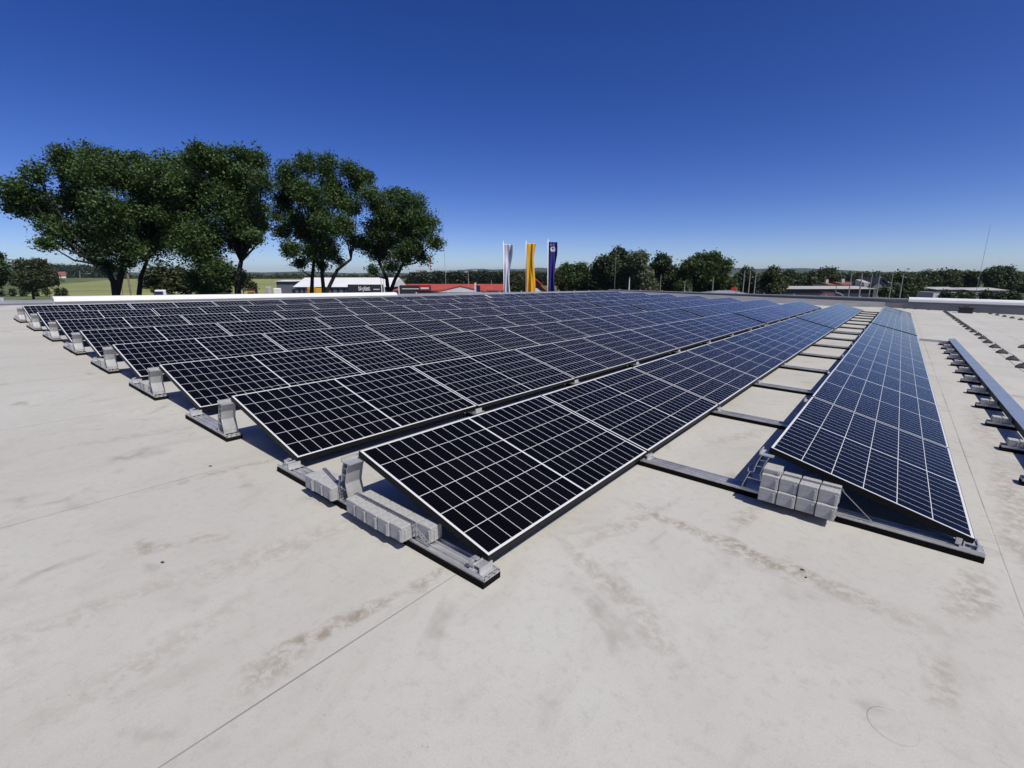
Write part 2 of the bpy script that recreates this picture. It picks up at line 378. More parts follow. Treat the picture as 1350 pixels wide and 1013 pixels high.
L_MID = leaf_material('green_leaves', (0.042, 0.075, 0.022), (0.075, 0.115, 0.035))
L_PALE = leaf_material('willow_leaves', (0.10, 0.125, 0.07), (0.15, 0.175, 0.105))
L_PINE = leaf_material('pine_needles', (0.016, 0.030, 0.014), (0.032, 0.050, 0.022), 0.1)
L_OLIVE = leaf_material('olive_leaves', (0.045, 0.060, 0.024), (0.075, 0.090, 0.040), 0.2)

# ------------------------------------------------------------------ the setting: ground, field, hills, our roof and its parapets
def sheet(name, pts, z, m, kind='structure'):
    mb = MB(); mb.add([(p[0], p[1], z) for p in pts], [list(range(len(pts)))])
    return tag(mb.build(name, m), kind=kind)
S = 12000
sheet('ground', [(-S, -S), (S, -S), (S, S), (-S, S)], GZ, M['meadow'])
def wp(u, v): p = RT * u + FH * v; return (p.x, p.y)
sheet('yard', [wp(-75, 15), wp(150, 15), wp(150, 118), wp(-60, 118), wp(-75, 90)], GZ + 0.02, M['asphalt'])
m, nt_, b_ = nmat('ripening_field'); co_ = objco(nt_)
mp_ = N(nt_, 'ShaderNodeMapping'); mp_.inputs['Rotation'].default_value = (0, 0, -YAW); mp_.inputs['Scale'].default_value = (1, 0.25, 1); nt_.links.new(co_, mp_.inputs['Vector'])
nt_.links.new(mixc(nt_, sstep(nt_, noise(nt_, mp_.outputs[0], 0.035, 6, 0.65), 0.35, 0.68), (0.28, 0.285, 0.085), (0.16, 0.185, 0.055)), b_.inputs['Base Color'])
b_.inputs['Roughness'].default_value = 0.9
sheet('field', [wp(-190, 176), wp(-60, 176), wp(-85, 300), wp(-300, 770), wp(-640, 770), wp(-330, 330)], GZ + 0.03, m)
mb = MB(); hv = []; hf = []
nx = 160
for i in range(nx + 1):
    u = -5200 + 10400 * i / nx
    hh = 22 + 16 * math.sin(u * 0.0011 + 0.6) + 9 * math.sin(u * 0.0037 + 2) + 5 * math.sin(u * 0.011) + 2.5 * math.sin(u * 0.031)
    for (v, k) in ((2500, 0), (2900, .55), (3400, 1), (4300, 0.1)):
        p = RT * u + FH * (v + 120 * math.sin(u * .002)); hv.append((p.x, p.y, GZ - 0.5 + k * max(hh, 4)))
for i in range(nx):
    for j in range(3):
        a = i * 4 + j; hf.append([a, a + 4, a + 5, a + 1])
mb.add(hv, hf); tag(mb.build('hills', M['hill'], smooth=True), kind='structure')

WX, WY, EX, SY = -18.55, 34.3, 14.0, -9.0     # inner faces of the parapets and the far side of the roof
mb = MB(); mb.add([(WX, SY, 0), (EX, SY, 0), (EX, WY, 0), (WX, WY, 0)], [[0, 1, 2, 3]])
o = mb.build('roof', M['roof']); o.matrix_world = ROOF.copy(); tag(o, kind='structure')

def left_top(y): return 0.155 - 0.0030 * y
def far_top(x): return 0.53 + 0.020 * x
TW = 0.34
def rail_strip(along, secs, name, mt, parent):
    """sweep a closed cross-section given at stations"""
    mb = MB(); n = len(secs[0]); vs = [p for s_ in secs for p in s_]
    fs = [[i*n+k, i*n+(k+1)%n, (i+1)*n+(k+1)%n, (i+1)*n+k] for i in range(len(secs)-1) for k in range(n)]
    fs += [list(range(n))[::-1], [(len(secs)-1)*n+k for k in range(n)]]
    mb.add(vs, fs); return mb.build(name, mt, parent)
def lsec(y, a): return [(WX + x_, y, z_) for x_, z_ in a]
def fsec(x, a): return [(x, WY + y_, z_) for y_, z_ in a]
pl = thing('parapet_wall', 'low light grey parapet along the left edge of the roof behind the panel rows', 'parapet', None, ROOF.copy())
YS = [SY, 2.4, 14.0, WY + TW]
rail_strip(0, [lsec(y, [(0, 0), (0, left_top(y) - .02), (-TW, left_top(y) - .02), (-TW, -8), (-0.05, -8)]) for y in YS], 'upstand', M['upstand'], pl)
for (a, b_) in ((SY, 2.45), (13.95, WY + TW - .01)):
    n_ = int((b_ - a) / 2.0) + 1
    for i in range(n_):                               # coping sheets with open joints
        y0, y1 = a + (b_ - a) * i / n_ + .006, a + (b_ - a) * (i + 1) / n_ - .006
        rail_strip(0, [lsec(y, [(.03, left_top(y) - .06), (.03, left_top(y)), (-TW - .03, left_top(y) + .012), (-TW - .03, left_top(y) - .06)]) for y in (y0, y1)], 'coping_sheet', M['coping'], pl)
def hump(w0, w1, z0, hgt, n=9):
    return [(w0 + (w1 - w0) * (0.5 - 0.5 * math.cos(math.pi * i / n)), z0 + hgt * math.sin(math.pi * i / n) ** 0.7) for i in range(n + 1)]
rail_strip(0, [lsec(y, hump(.05, -TW - .05, left_top(y) - .03, .135)) for y in (2.46, 6, 10, 13.94)], 'white_cap', M['whitecap'], pl)

pf = thing('parapet_wall', 'grey parapet across the far end of the roof with a white cap at its right', 'parapet', None, ROOF.copy())
XS = [WX - TW, -7, 0.42, EX]
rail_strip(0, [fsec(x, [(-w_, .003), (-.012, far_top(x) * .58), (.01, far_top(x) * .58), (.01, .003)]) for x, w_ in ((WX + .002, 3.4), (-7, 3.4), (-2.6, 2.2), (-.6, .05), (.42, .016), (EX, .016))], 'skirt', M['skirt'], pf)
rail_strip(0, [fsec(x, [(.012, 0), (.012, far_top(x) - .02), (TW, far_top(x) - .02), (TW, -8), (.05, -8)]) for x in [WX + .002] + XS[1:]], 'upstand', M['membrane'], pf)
for i in range(8):
    x0, x1 = WX + (0.40 - WX) * i / 8 + .006, WX + (0.40 - WX) * (i + 1) / 8 - .006
    rail_strip(0, [fsec(x, [(-.03, far_top(x) - .05), (-.03, far_top(x)), (TW + .03, far_top(x) + .012), (TW + .03, far_top(x) - .05)]) for x in (x0, x1)], 'coping_sheet', M['coping'], pf)
rail_strip(0, [fsec(x, hump(-.06, TW + .06, far_top(x) - .15, .245)) for x in (0.42, 3, 7, EX)], 'white_cap', M['whitecap'], pf)
mb = MB(); mb.box((0, 0, 0), (.18, .012, .26)); o = mb.build('overlap_strip', M['membrane'], pf); o.location = (.2, WY - .014, .12)

# ------------------------------------------------------------------ solar panels
TILT = 0.239233; ZL = 0.100
D_, X1, X0, Y0, Y00, SP = 1.68898, -1.24845, 0.50242, 1.3831, 3.0623, 1.70046
def low_x(k): return X0 if k == 0 else X1 - (k - 1) * D_
ct, sn = math.cos(TILT), math.sin(TILT)
mb = MB()
fw_, ft_ = 0.009, 0.035
for (a, b) in (((-PW, 0), (0, fw_)), ((-PW, PL - fw_), (0, PL)), ((-PW, fw_), (-PW + fw_, PL - fw_)), ((-fw_, fw_), (0, PL - fw_))):
    mb.box((a[0], a[1], -ft_), (b[0], b[1], 0.0))
frame_me = mb.mesh('frame', M['frame'])
mb = MB(); mb.box((-PW + 0.0035, 0.0035, -0.010), (-0.0035, PL - 0.0035, 0.0016))
glass_me = mb.mesh('glass', M['cells'])
mb = MB(); mb.bbox((-.045, -.04, -.050), (-.004, -.012, -.008), .004); mb.box((-.03, -.012, -.03), (-.02, .0, -.02))
def panel(k, yn, label):
    t = thing('solar_panel', label, 'solar panel', 'solar panels in tilted rows on the roof', on_roof(low_x(k), yn))
    for nm, me in (('frame', frame_me), ('glass', glass_me)):
        p = link(nm, me, t); p.location = (0, 0, ZL); p.rotation_euler = (0, TILT, 0)
    return t
GAP = 0.26
proto_panel = None
rownames = ['rightmost row'] + [nth(k + 1) + ' row from the right' for k in range(1, 9)]
row_seams = {}
for k in range(9):
    n1, n2, ys = (7, 7, Y00) if k == 0 else (8, 7, Y0)
    seams = []
    for n in range(n1 + n2):
        y = ys + n * SP + (GAP if n >= n1 else 0)
        seams.append(y)
        lab = f'{nth(n + 1)} black solar panel from the near end of the {rownames[k]}'
        if proto_panel is None: proto_panel = panel(k, y, lab)
        else:
            t = copy_tree(proto_panel); t['label'] = lab
            t.matrix_world = on_roof(low_x(k) + random.uniform(-.0015, .0015), y + random.uniform(-.002, .002), random.uniform(0, .002)) @ Euler((random.gauss(0, .0014), random.gauss(0, .0016), random.gauss(0, .0007))).to_matrix().to_4x4()
        if n == n1 - 1: seams.append(y + SP)
    seams.append(y + SP); row_seams[k] = seams

# ------------------------------------------------------------------ base rails with posts and clamps
def post_mesh(w0=-.05, w1=.05):
    """ladder-like extruded post: two bowed flanges joined by webs, seen end-on from the front"""
    mb = MB(); t = .005
    left = [(-.100, .0), (-.098, .02), (-.083, .068), (-.068, .112), (-.046, .119), (-.040, .16), (-.028, .205), (-.010, .245)]
    right = [(.010, .0), (.014, .03), (.002, .075), (-.008, .112), (-.006, .122), (.004, .16), (.014, .20), (.030, .238)]
    def wall(pts):
        prof = [(x - t/2, z) for x, z in pts] + [(x + t/2, z) for x, z in pts[::-1]]
        n = len(pts)
        for i in range(n - 1):
            a, b2 = pts[i], pts[i + 1]
            mb.add([(a[0]-t/2, w0, a[1]), (a[0]+t/2, w0, a[1]), (b2[0]+t/2, w0, b2[1]), (b2[0]-t/2, w0, b2[1]),
                    (a[0]-t/2, w1, a[1]), (a[0]+t/2, w1, a[1]), (b2[0]+t/2, w1, b2[1]), (b2[0]-t/2, w1, b2[1])],
                   [[0,1,2,3],[4,7,6,5],[0,3,7,4],[1,5,6,2]])
    wall(left); wall(right)
    for i in (0, 2, 5, 6):
        a, b2 = left[i], right[i]
        mb.box((a[0] + t/2 + .0004, w0 + .002, (a[1]+b2[1])/2), (b2[0] - t/2 - .0004, w1 - .002, (a[1]+b2[1])/2 + .004))
    mb.box((-.030, w0 - .003, .238), (.050, w1 + .003, .245)); mb.box((-.030, w0 - .003, .2455), (-.024, w1 + .003, .262))
    mb.box((-.075, w0 + .004, .112), (-.056, w1 - .004, .118)); mb.box((-.082, w0 + .004, .112), (-.0755, w1 - .004, .136))   # hook for the rear sheet
    return mb.mesh('support_post', M['alud'])
POST = post_mesh()
def rail_meshes(x0, x1):
    mb = MB(); mb.box((x0, -.056, 0.001), (x1, .056, .031)); mat_me = mb.mesh('rubber_mat', M['rubber'])
    mb = MB()                                          # open channel: floor, two rims and two ribs
    prof = [(-.051, .0315), (.051, .0315), (.051, .048), (.044, .048), (.044, .036), (.022, .036), (.022, .045), (.014, .045), (.014, .036),
            (-.014, .036), (-.014, .045), (-.022, .045), (-.022, .036), (-.044, .036), (-.044, .048), (-.051, .048)]
    n = len(prof); vs = [(x, a, b) for x in (x0, x1) for a, b in prof]
    fs = [[i, (i+1) % n, n + (i+1) % n, n + i] for i in range(n)]
    mb.add(vs, fs)
    for x in (x0, x1):
        e = .0004 if x == x0 else -.0004
        mb.add([(x+e, -.051, .0315), (x+e, .051, .0315), (x+e, .051, .036), (x+e, -.051, .036)], [[0,1,2,3]])
    return mat_me, mb.mesh('rail', M['alu'])
def clamp_mesh():
    mb = MB()
    mb.box((-.045, -.046, .0485), (.045, .046, .054)); mb.box((.020, -.044, .054), (.026, .036, .084))
    mb.box((-.030, -.034, .054), (-.024, .030, .078)); mb.box((-.024, -.030, .070), (.020, .026, .075))
    mb.box((-.060, -.030, .0545), (-.036, -.010, .088)); mb.box((-.052, -.016, .0885), (-.022, .004, .094))
    return mb.mesh('edge_clamp', M['alu'])
CLAMP = clamp_mesh()
mb = MB(); mb.tube([(0, 0, 0), (0, 0, .012)], .006, 6); BOLT = mb.mesh('bolt', M['alu'])
BR_L = D_ - PW * ct                                   # bare gap between two rows
BR_MAT, BR_RAIL = rail_meshes(-.105, BR_L + .045)
LONG_MAT, LONG_RAIL = rail_meshes(-.12, BR_L + PW * ct + .045)
R0_MAT, R0_RAIL = rail_meshes(-.06, X0 - X1 + .045)
R1_MAT, R1_RAIL = rail_meshes(-.06, X0 - X1 - .03)
def rail_thing(kind, x, y, label, high_dx, low_dx):
    """low_dx: the clamp at the low edge of a row, high_dx: posts under high edges, from the rail's origin"""
    mats = {'bridge': (BR_MAT, BR_RAIL), 'long': (LONG_MAT, LONG_RAIL), 'wide': (R0_MAT, R0_RAIL), 'inner': (R1_MAT, R1_RAIL)}[kind]
    t = thing('base_rail', label, 'mounting rail', 'aluminium base rails under the panel rows', on_roof(x, y))
    link('rubber_mat', mats[0], t); link('rail', mats[1], t)
    for dx in high_dx:
        p = link('support_post', POST, t); p.location = (dx - .02, 0, .0485)
    for dx in low_dx:
        p = link('edge_clamp', CLAMP, t); p.location = (dx - .01, 0, 0.0)
    return t
protos = {}
def place_rail(kind, x, y, label, hd, ld):
    key = (kind, tuple(hd), tuple(ld))
    if key not in protos: protos[key] = rail_thing(kind, x, y, label, hd, ld); return protos[key]
    t = copy_tree(protos[key]); t.matrix_world = on_roof(x, y); t['label'] = label; return t
mb = MB(); mb.box((0, -.05, .001), (.16, .05, .03))
for k in range(8, 0, -1):                             # the near ends
    x = low_x(k + 1)
    lab = f'aluminium base rail at the near end of the {rownames[k]}' + (', carrying blocks' if k == 1 else '')
    if k == 1: place_rail('long', x, Y0 - .028, lab, (BR_L,), (0.0, D_))
    else: place_rail('bridge', x, Y0 - .028, lab, (BR_L,), (0.0,))
for i, y in enumerate(row_seams[0]):                  # across the wide bare strip and under the rightmost row
    yy = y + (.02 if i == 0 else -.008)
    place_rail('wide' if i == 0 else 'inner', X1, yy, f'{nth(i + 1)} long aluminium rail crossing the bare strip left of the rightmost row', (X0 - X1 - PW * ct,), (0.0, X0 - X1) if i == 0 else (0.0,))
for k in (1, 2, 3):
    for i, y in enumerate(row_seams[k][1:]):
        place_rail('bridge', low_x(k + 1), y - .008, f'{nth(i + 2)} short base rail in the slit behind the {rownames[k]}', (BR_L,), (0.0,))
for k in range(4, 9):
    y = row_seams[k][-1]
    place_rail('bridge', low_x(k + 1), y + .01, f'short base rail with post at the far end of the {rownames[k]}', (BR_L,), (0.0,))

# ------------------------------------------------------------------ concrete paving blocks as ballast
def block_mesh(wx, wy, h):
    mb = MB(); mb.bbox((0, 0, 0), (wx - .002, wy, h), .0032)
    mb.bbox((wx * .78, -.0045, .004), (wx * .78 + .012, .002, h * .80), .0015)     # spacer rib on the front face
    mb.bbox((wx - .002, wy * .25, .004), (wx + .0025, wy * .25 + .012, h * .80), .001)
    return mb.mesh('paving_block', M['block'])
BL1 = block_mesh(.0915, .068, .08); BL2 = block_mesh(.0915, .075, .08); BL3 = block_mesh(.094, .135, .08); BL4 = block_mesh(.0965, .175, .08); BLS = block_mesh(.069, .08, .055); BLT = block_mesh(.0965, .13, .028)
def block(me, x, y, z, label, group, rz=0):
    o = link('paving_block', me); o.matrix_world = on_roof(x, y, z, rz); return tag(o, label, 'paving block', group)
g1 = 'concrete blocks under the nearest panel'
for i in range(5):
    block(BL1, -2.155 + i * .0942, 1.246 + random.uniform(-.003, .003), .0485, f'{nth(i + 1)} grey block from left, front line, ballast under the nearest panel', g1, random.uniform(-.02, .02))
    block(BL2, -2.150 + i * .0955, 1.320 + random.uniform(-.002, .002), .0485, f'{nth(i + 1)} grey block from left, back line, ballast under the nearest panel', g1, random.uniform(-.015, .015))
block(BL2, -1.672, 1.335, .0485, 'dark grey block at right end of the ballast, half in the nearest panel\'s shade', g1, .05)
g2 = 'concrete blocks in front of the nearest panel\'s post'
for i, nm in enumerate(('left', 'middle', 'right')):
    block(BL3, -2.600 + i * .0965, 1.258 + random.uniform(-.003, .003), .0485, f'{nm} grey block of three strapped to the rail left of the nearest post', g2, random.uniform(-.015, .015))
g3 = 'concrete blocks stacked under the rightmost row'
for lay in range(2):
    for i in range(4):
        block(BL4, -.474 + i * .0995, 2.935 + random.uniform(-.005, .005) - (.004 if (i + lay) % 2 else 0) - (.018 if lay == 0 else 0), .0485 + lay * .081, f'{nth(i + 1)} grey block from left, {("bottom", "top")[lay]} layer under the rightmost row\'s near end', g3, random.uniform(-.02, .02))
block(BLT, -.474, 2.955, .2106, 'flat grey block piece lying on top at the left of the rightmost row\'s stack', g3, .02)
for k, dx, lab in ((2, .42, 'grey block pair, left, in slit behind second seam'), ):
    y = row_seams[1][1]
    for i in range(2):
        block(BL3, low_x(2) + .36 + i * .0965, y - .05, .0485, f'{("left", "right")[i]} grey block showing in the slit behind the nearest panel', 'concrete blocks in the slit behind the nearest panel')
for i, k in enumerate((3, 4, 5, 6, 7, 8)):
    for j in range(2):
        block(BL3, low_x(k) + .40 + j * .097 if False else low_x(k + 1) + .34 + j * .0965, Y0 - .09, .0485, f'{("left", "right")[j]} grey block on the near rail of the {rownames[k]}', 'concrete blocks at the near row ends')
for k in range(1, 5):
    y = row_seams[k][-1]
    for j in range(3):
        block(BL3, low_x(k + 1) + .25 + j * .0965, y - .03, .0485, f'{("left", "middle", "right")[j]} pale block on the far rail of the {rownames[k]}', 'concrete blocks at the far row ends')

def strap(name, label, pts, wid=.010):
    mb = MB()
    pts = [Vector(p) for p in pts]
    for a, b in zip(pts[:-1], pts[1:]):
        d = (b - a); L = d.length; n = max(2, int(L / .018)); side = d.cross(Vector((0, 0, 1)))
        side = Vector((0, 1, 0)) if side.length < 1e-4 else side.normalized(); up = side.cross(d).normalized() * .0012
        for i in range(n):                             # perforated: two rims and a bridge per hole
            p, q = a + d * (i / n), a + d * ((i + 1) / n); m_ = a + d * ((i + .35) / n)
            for s0, s1, e0, e1 in ((-wid, -wid * .45, p, q), (wid * .45, wid, p, q), (-wid * .45, wid * .45, p, m_)):
                vs = [e0 + side * s0 + up, e0 + side * s1 + up, e1 + side * s1 + up, e1 + side * s0 + up, e0 + side * s0 - up, e0 + side * s1 - up, e1 + side * s1 - up, e1 + side * s0 - up]
                mb.add(vs, [[0,1,2,3],[7,6,5,4],[0,4,5,1],[1,5,6,2],[2,6,7,3],[3,7,4,0]])
    o = mb.build(name, M['strap']); o.matrix_world = ROOF.copy(); return tag(o, label, 'strap')
zt = .0485 + .08 + .0035
strap('perforated_strap', 'perforated steel strap running over the blocks under the nearest panel', [(-2.185, 1.315, .055), (-2.165, 1.316, zt), (-1.672, 1.316, zt), (-1.655, 1.316, .10), (-1.57, 1.318, .053)])
strap('perforated_strap', 'dark steel strap lying diagonally over the three blocks left of the nearest post', [(-2.60, 1.375, zt), (-2.300, 1.305, zt), (-2.292, 1.303, .06), (-2.25, 1.30, .055)])
strap('perforated_strap', 'steel strap over the block stack under the rightmost row, down to the rail', [(-.375, 3.00, .2135), (-.072, 3.00, .2135), (-.068, 3.002, .20), (.09, 3.04, .052)])
# loose scraps lying on the membrane
for (x, y, rz_, sx, lab) in ((-.150, 2.375, .4, .011, 'small dark scrap on the roof in front of the block stack'), (-.127, 2.318, 1.2, .007, 'tiny dark scrap just before the larger scrap near the block stack'),
                             (-2.44, .505, .2, .010, 'small dark chip with a stain on the bare roof at left'), (1.02, 4.35, .9, .012, 'small dark scrap on the roof right of the rightmost row'), (-3.46, 1.05, .5, .012, 'small dark chip on the bare roof left of the near row ends')):
    mb = MB(); mb.add([(-sx, -sx * .5, .0005), (sx * .8, -sx * .6, .0005), (sx, sx * .4, .0005), (-sx * .5, sx * .7, .0005), (-sx * .7, -sx * .3, .004), (sx * .5, -sx * .35, .0055), (sx * .6, sx * .2, .003), (-sx * .3, sx * .45, .005)],
                   [[0,3,2,1],[4,5,6,7],[0,1,5,4],[1,2,6,5],[2,3,7,6],[3,0,4,7]])
    o = mb.build('scrap', M['holder']); o.matrix_world = on_roof(x, y, 0, rz_); tag(o, lab, 'scrap')
# ------------------------------------------------------------------ cable tray with its own short rails
tt = thing('cable_tray', 'long pale blue-grey metal cable tray with lid right of the panels', 'cable tray', None, on_roof())
mb = MB(); mb.prism([(1.045, .132), (1.165, .148), (1.165, .152), (1.045, .136)], 'y', 3.4, 14.57); mb.prism([(1.161, .10), (1.165, .10), (1.165, .1475), (1.161, .147)], 'y', 3.4, 14.57); mb.build('lid', M['galv'], tt)
mb = MB(); mb.prism([(1.06, .058), (1.064, .058), (1.064, .132), (1.06, .1315)], 'y', 3.45, 14.5); mb.build('shade_sheet', M['holder'], tt)  # added dark sheet that stands in for the shade beneath the lid
for i in range(13):
    mb = MB(); yb = 14.30 - i * .886; mb.box((1.05, yb - .02, .0485), (1.16, yb + .02, .0575)); mb.box((1.066, yb - .018, .058), (1.072, yb + .018, .131)); mb.build('bracket', M['alud'], tt)
TR_MAT, TR_RAIL = rail_meshes(0, .36)
tray_proto = None
for i in range(12):
    y = 14.30 - i * .886
    lab = f'{nth(12 - i)} short base rail from the front under the cable tray'
    if tray_proto is None:
        tray_proto = thing('base_rail', lab, 'mounting rail', 'short rails under the cable tray', on_roof(.885, y))
        link('rubber_mat', TR_MAT, tray_proto); link('rail', TR_RAIL, tray_proto)
    else:
        t = copy_tree(tray_proto); t.matrix_world = on_roof(.885, y); t['label'] = lab
    mb_l = BL1
    for j in range(2):
        block(BLS, .915 + j * .071, y - .04, .0485, f'{("left", "right")[j]} small grey block on the {nth(12 - i)} short rail beside the cable tray', 'blocks on the short rails')
mb = MB(); mb.box((0.55, 14.93, .002), (1.12, 14.96, .045)); mb.box((.55, 14.962, .03), (1.12, 15.0, .05))
o = mb.build('base_rail', M['alu']); o.matrix_world = ROOF.copy(); tag(o, 'lone aluminium rail from the rightmost row towards the far tip of the cable tray', 'mounting rail')

# ------------------------------------------------------------------ lightning protection: conductor holders, wire and rods
mb = MB(); prof = [(-.085, 0), (.085, 0), (.075, .022), (.03, .075), (-.03, .075), (-.075, .022)]
n = len(prof)
base = [(a, -.085, b) for a, b in prof[:2]] 
def foot_mesh():
    mb = MB()
    mb.add([(-.085,-.085,0),(.085,-.085,0),(.085,.085,0),(-.085,.085,0),(-.078,-.078,.025),(.078,-.078,.025),(.078,.078,.025),(-.078,.078,.025),
            (-.035,-.03,.075),(.035,-.03,.075),(.035,.03,.075),(-.035,.03,.075)],
           [[0,3,2,1],[0,1,5,4],[1,2,6,5],[2,3,7,6],[3,0,4,7],[4,5,9,8],[5,6,10,9],[6,7,11,10],[7,4,8,11],[8,9,10,11]])
    mb.box((-.010, -.018, .0755), (.010, .018, .095))
    return mb.mesh('conductor_holder', M['holder'])
FOOT = foot_mesh()
def foot(x, y, label, group, s=1.0):
    o = link('conductor_holder', FOOT); o.matrix_world = on_roof(x, y) @ Matrix.Rotation(random.uniform(-.15, .15), 4, 'Z') @ Matrix.Scale(s, 4); return tag(o, label, 'conductor holder', group)
line = []
for i in range(21):
    y = 10.35 + i * 1.115; x = 1.86 + .006 * i + random.uniform(-.012, .012); line.append((x, y, .088))
    foot(x, y, f'{nth(i + 1)} black wire holder from the front in the line right of the cable tray', 'black conductor holders in a line')
mb = MB(); mb.tube([(1.83, 8.9, .02)] + line, .005, 5); o = mb.build('conductor_wire', M['steel']); o.matrix_world = ROOF.copy(); tag(o, 'thin bare wire running over the line of black holders', 'wire')
line = []
for i in range(7):
    y = 33.2 - i * 1.1; x = 3.75 + i * .12; line.append((x, y, .088)); foot(x, y, f'{nth(i + 1)} black wire holder from the far parapet, line at the right border', 'black conductor holders at the right')
mb = MB(); mb.tube(line, .005, 5); o = mb.build('conductor_wire', M['steel']); o.matrix_world = ROOF.copy(); tag(o, 'thin bare wire over the black holders at the right border', 'wire')
foot(2.42, 15.35, 'single black wire holder standing alone at the right border', 'single black conductor holder')
for i, (x, s_) in enumerate(((-.35, .8), (.30, .8), (.78, .8), (1.35, .8), (2.2, .8), (2.62, .9), (3.35, .9))):
    foot(x, 33.9, f'{nth(i + 1)} small black holder from left along the foot of the far parapet', 'black holders at the far parapet', s_)
t = thing('roof_box', 'black plastic roof box in front of the far parapet, right of the panels', 'box', None, on_roof(2.75, 32.6))
mb = MB(); mb.bbox((-.27, -.2, 0), (.27, .2, .26), .02); mb.build('body', M['holder'], t)
mb = MB(); mb.bbox((-.30, -.23, .261), (.30, .23, .31), .015); mb.bbox((-.12, -.05, .3105), (.10, .10, .36), .01); mb.build('lid', M['holder'], t)
clips = MB(); clips.box((-.03, -.03, 0), (.03, .03, .07)); clips.box((-.012, -.05, .0702), (.012, .05, .082)); CLIP = clips.mesh('coping_clip', M['alud'])
for i in range(9):
    y = 15.2 + i * 2.05; o = link('coping_clip', CLIP); o.matrix_world = on_roof(WX - .15, y, left_top(y) + .006); tag(o, f'{nth(i + 1)} small metal clip beyond the white cap on the left parapet', 'clip', 'wire clips on the left parapet')
for i in range(10):
    x = -17.6 + i * 1.75; o = link('coping_clip', CLIP); o.matrix_world = on_roof(x, WY + .15, far_top(x) + .006, math.pi / 2); tag(o, f'{nth(i + 1)} small metal clip from left on the far parapet', 'clip', 'wire clips on the far parapet')
for i, y in enumerate((-1.6, .2, 1.5)):
    o = link('coping_clip', CLIP); o.matrix_world = on_roof(WX - .15, y, left_top(y) + .006); tag(o, f'{nth(i + 1)} small metal clip before the white cap on the left parapet', 'clip', 'wire clips near the left border')
def rod(px, pyt, pyb, D, label, r=.02, m='steel', cat='pole', name='lightning_rod', z0=None):
    u, v, zt_ = uvz(px, pyt, D); ub, vb, zb = uvz(px, pyb, D)
    u0 = uvz(px, pyb, D)[0]
    z0 = GZ if z0 is None else z0
    t = thing(name, label, cat, None, away(u0, D, z0))
    mb = MB(); mb.tube([(0, 0, 0), (0, 0, (zt_ - z0) * .5), (0, 0, zt_ - z0)], [r * 1.0, r * .85, r * .5], 7); mb.build('mast', M[m], t)
    mb = MB(); mb.tube([(0, 0, 0), (0, 0, .25)], r * 2.6, 8); mb.build('foot', M[m], t)
    return t
# tall rods fixed outside the parapets
rod(588, 268, 386, 24.0, 'very tall thin rod rising over the left parapet right of the big trees', .011, z0=-2.0)
rod(1288, 297, 380, 29.6, 'very tall thin rod at the right above the white capped parapet', .013, z0=-2.0)
rod(810, 322, 384, 40.0, 'tall thin rod before the dark tree beyond the far corner', .022)
for px, pt, lab, r_, mm in ((618, 359, 'slim grey lamp mast over the red roofed shop', .09, 'polepale'), (648, 369, 'short slim mast right of the shop\'s pale gable', .08, 'polepale'),
        (829, 365, 'short white pole in front of the pale willow', .17, 'white'), (870, 362, 'slim grey mast in front of trees right of the willow', .09, 'polepale'),
        (902, 371, 'short grey mast left of the broad round tree', .12, 'polepale'), (939, 366, 'grey mast in front of the broad round tree', .13, 'polepale'),
        (979, 357, 'left of three pale leaning-looking masts beside the red sign', .13, 'polepale'), (986.5, 357, 'middle of three pale masts beside the red sign', .13, 'polepale'), (994, 359, 'right of three pale masts beside the red sign', .13, 'polepale'),
        (1119, 360, 'pale mast farthest left above the long warehouse', .13, 'polepale'), (1133, 360, 'thick pale mast above the warehouse, second from the left', .17, 'polepale'),
        (1146, 361, 'pale mast in front of the gabled house\'s left roof', .12, 'polepale'), (1156, 361, 'tall pale mast reaching down past the gabled house', .14, 'polepale'),
        (1173, 361, 'short pale mast right of the gabled house', .11, 'polepale'), (1187, 360, 'pale mast standing alone right of the gabled house', .12, 'polepale')):
    rod(px, pt, 386, 95.0, lab, r_, mm, 'mast', 'mast')
rod(1331, 353, 370, 900.0, 'distant lattice mast on the horizon at the right', .9, 'steel', 'mast', 'mast')

# ------------------------------------------------------------------ trees
def quads_mesh(name, ctr, size, mt, up=0.35):
    n = len(ctr)
    nrm = rng.normal(size=(n, 3)); nrm[:, 2] = np.abs(nrm[:, 2]) + up; nrm /= np.linalg.norm(nrm, axis=1, keepdims=True)
    a = np.cross(nrm, rng.normal(size=(n, 3))); a /= np.linalg.norm(a, axis=1, keepdims=True); b = np.cross(nrm, a)
    sz = (size * rng.uniform(.6, 1.3, n))[:, None]; a = a * sz; b = b * sz * 0.55
    vs = np.stack([ctr - a, ctr - b * .9 + nrm * sz * .12, ctr + a, ctr + b * .9 + nrm * sz * .12], 1).reshape(-1, 3)
    me = bpy.data.meshes.new(name)
    me.vertices.add(4 * n); me.vertices.foreach_set('co', vs.ravel())
    me.loops.add(4 * n); me.loops.foreach_set('vertex_index', np.arange(4 * n, dtype=np.int32))
    me.polygons.add(n); me.polygons.foreach_set('loop_start', np.arange(0, 4 * n, 4, dtype=np.int32)); me.polygons.foreach_set('loop_total', np.full(n, 4, dtype=np.int32))
    me.materials.append(mt); me.update(calc_edges=True); return me
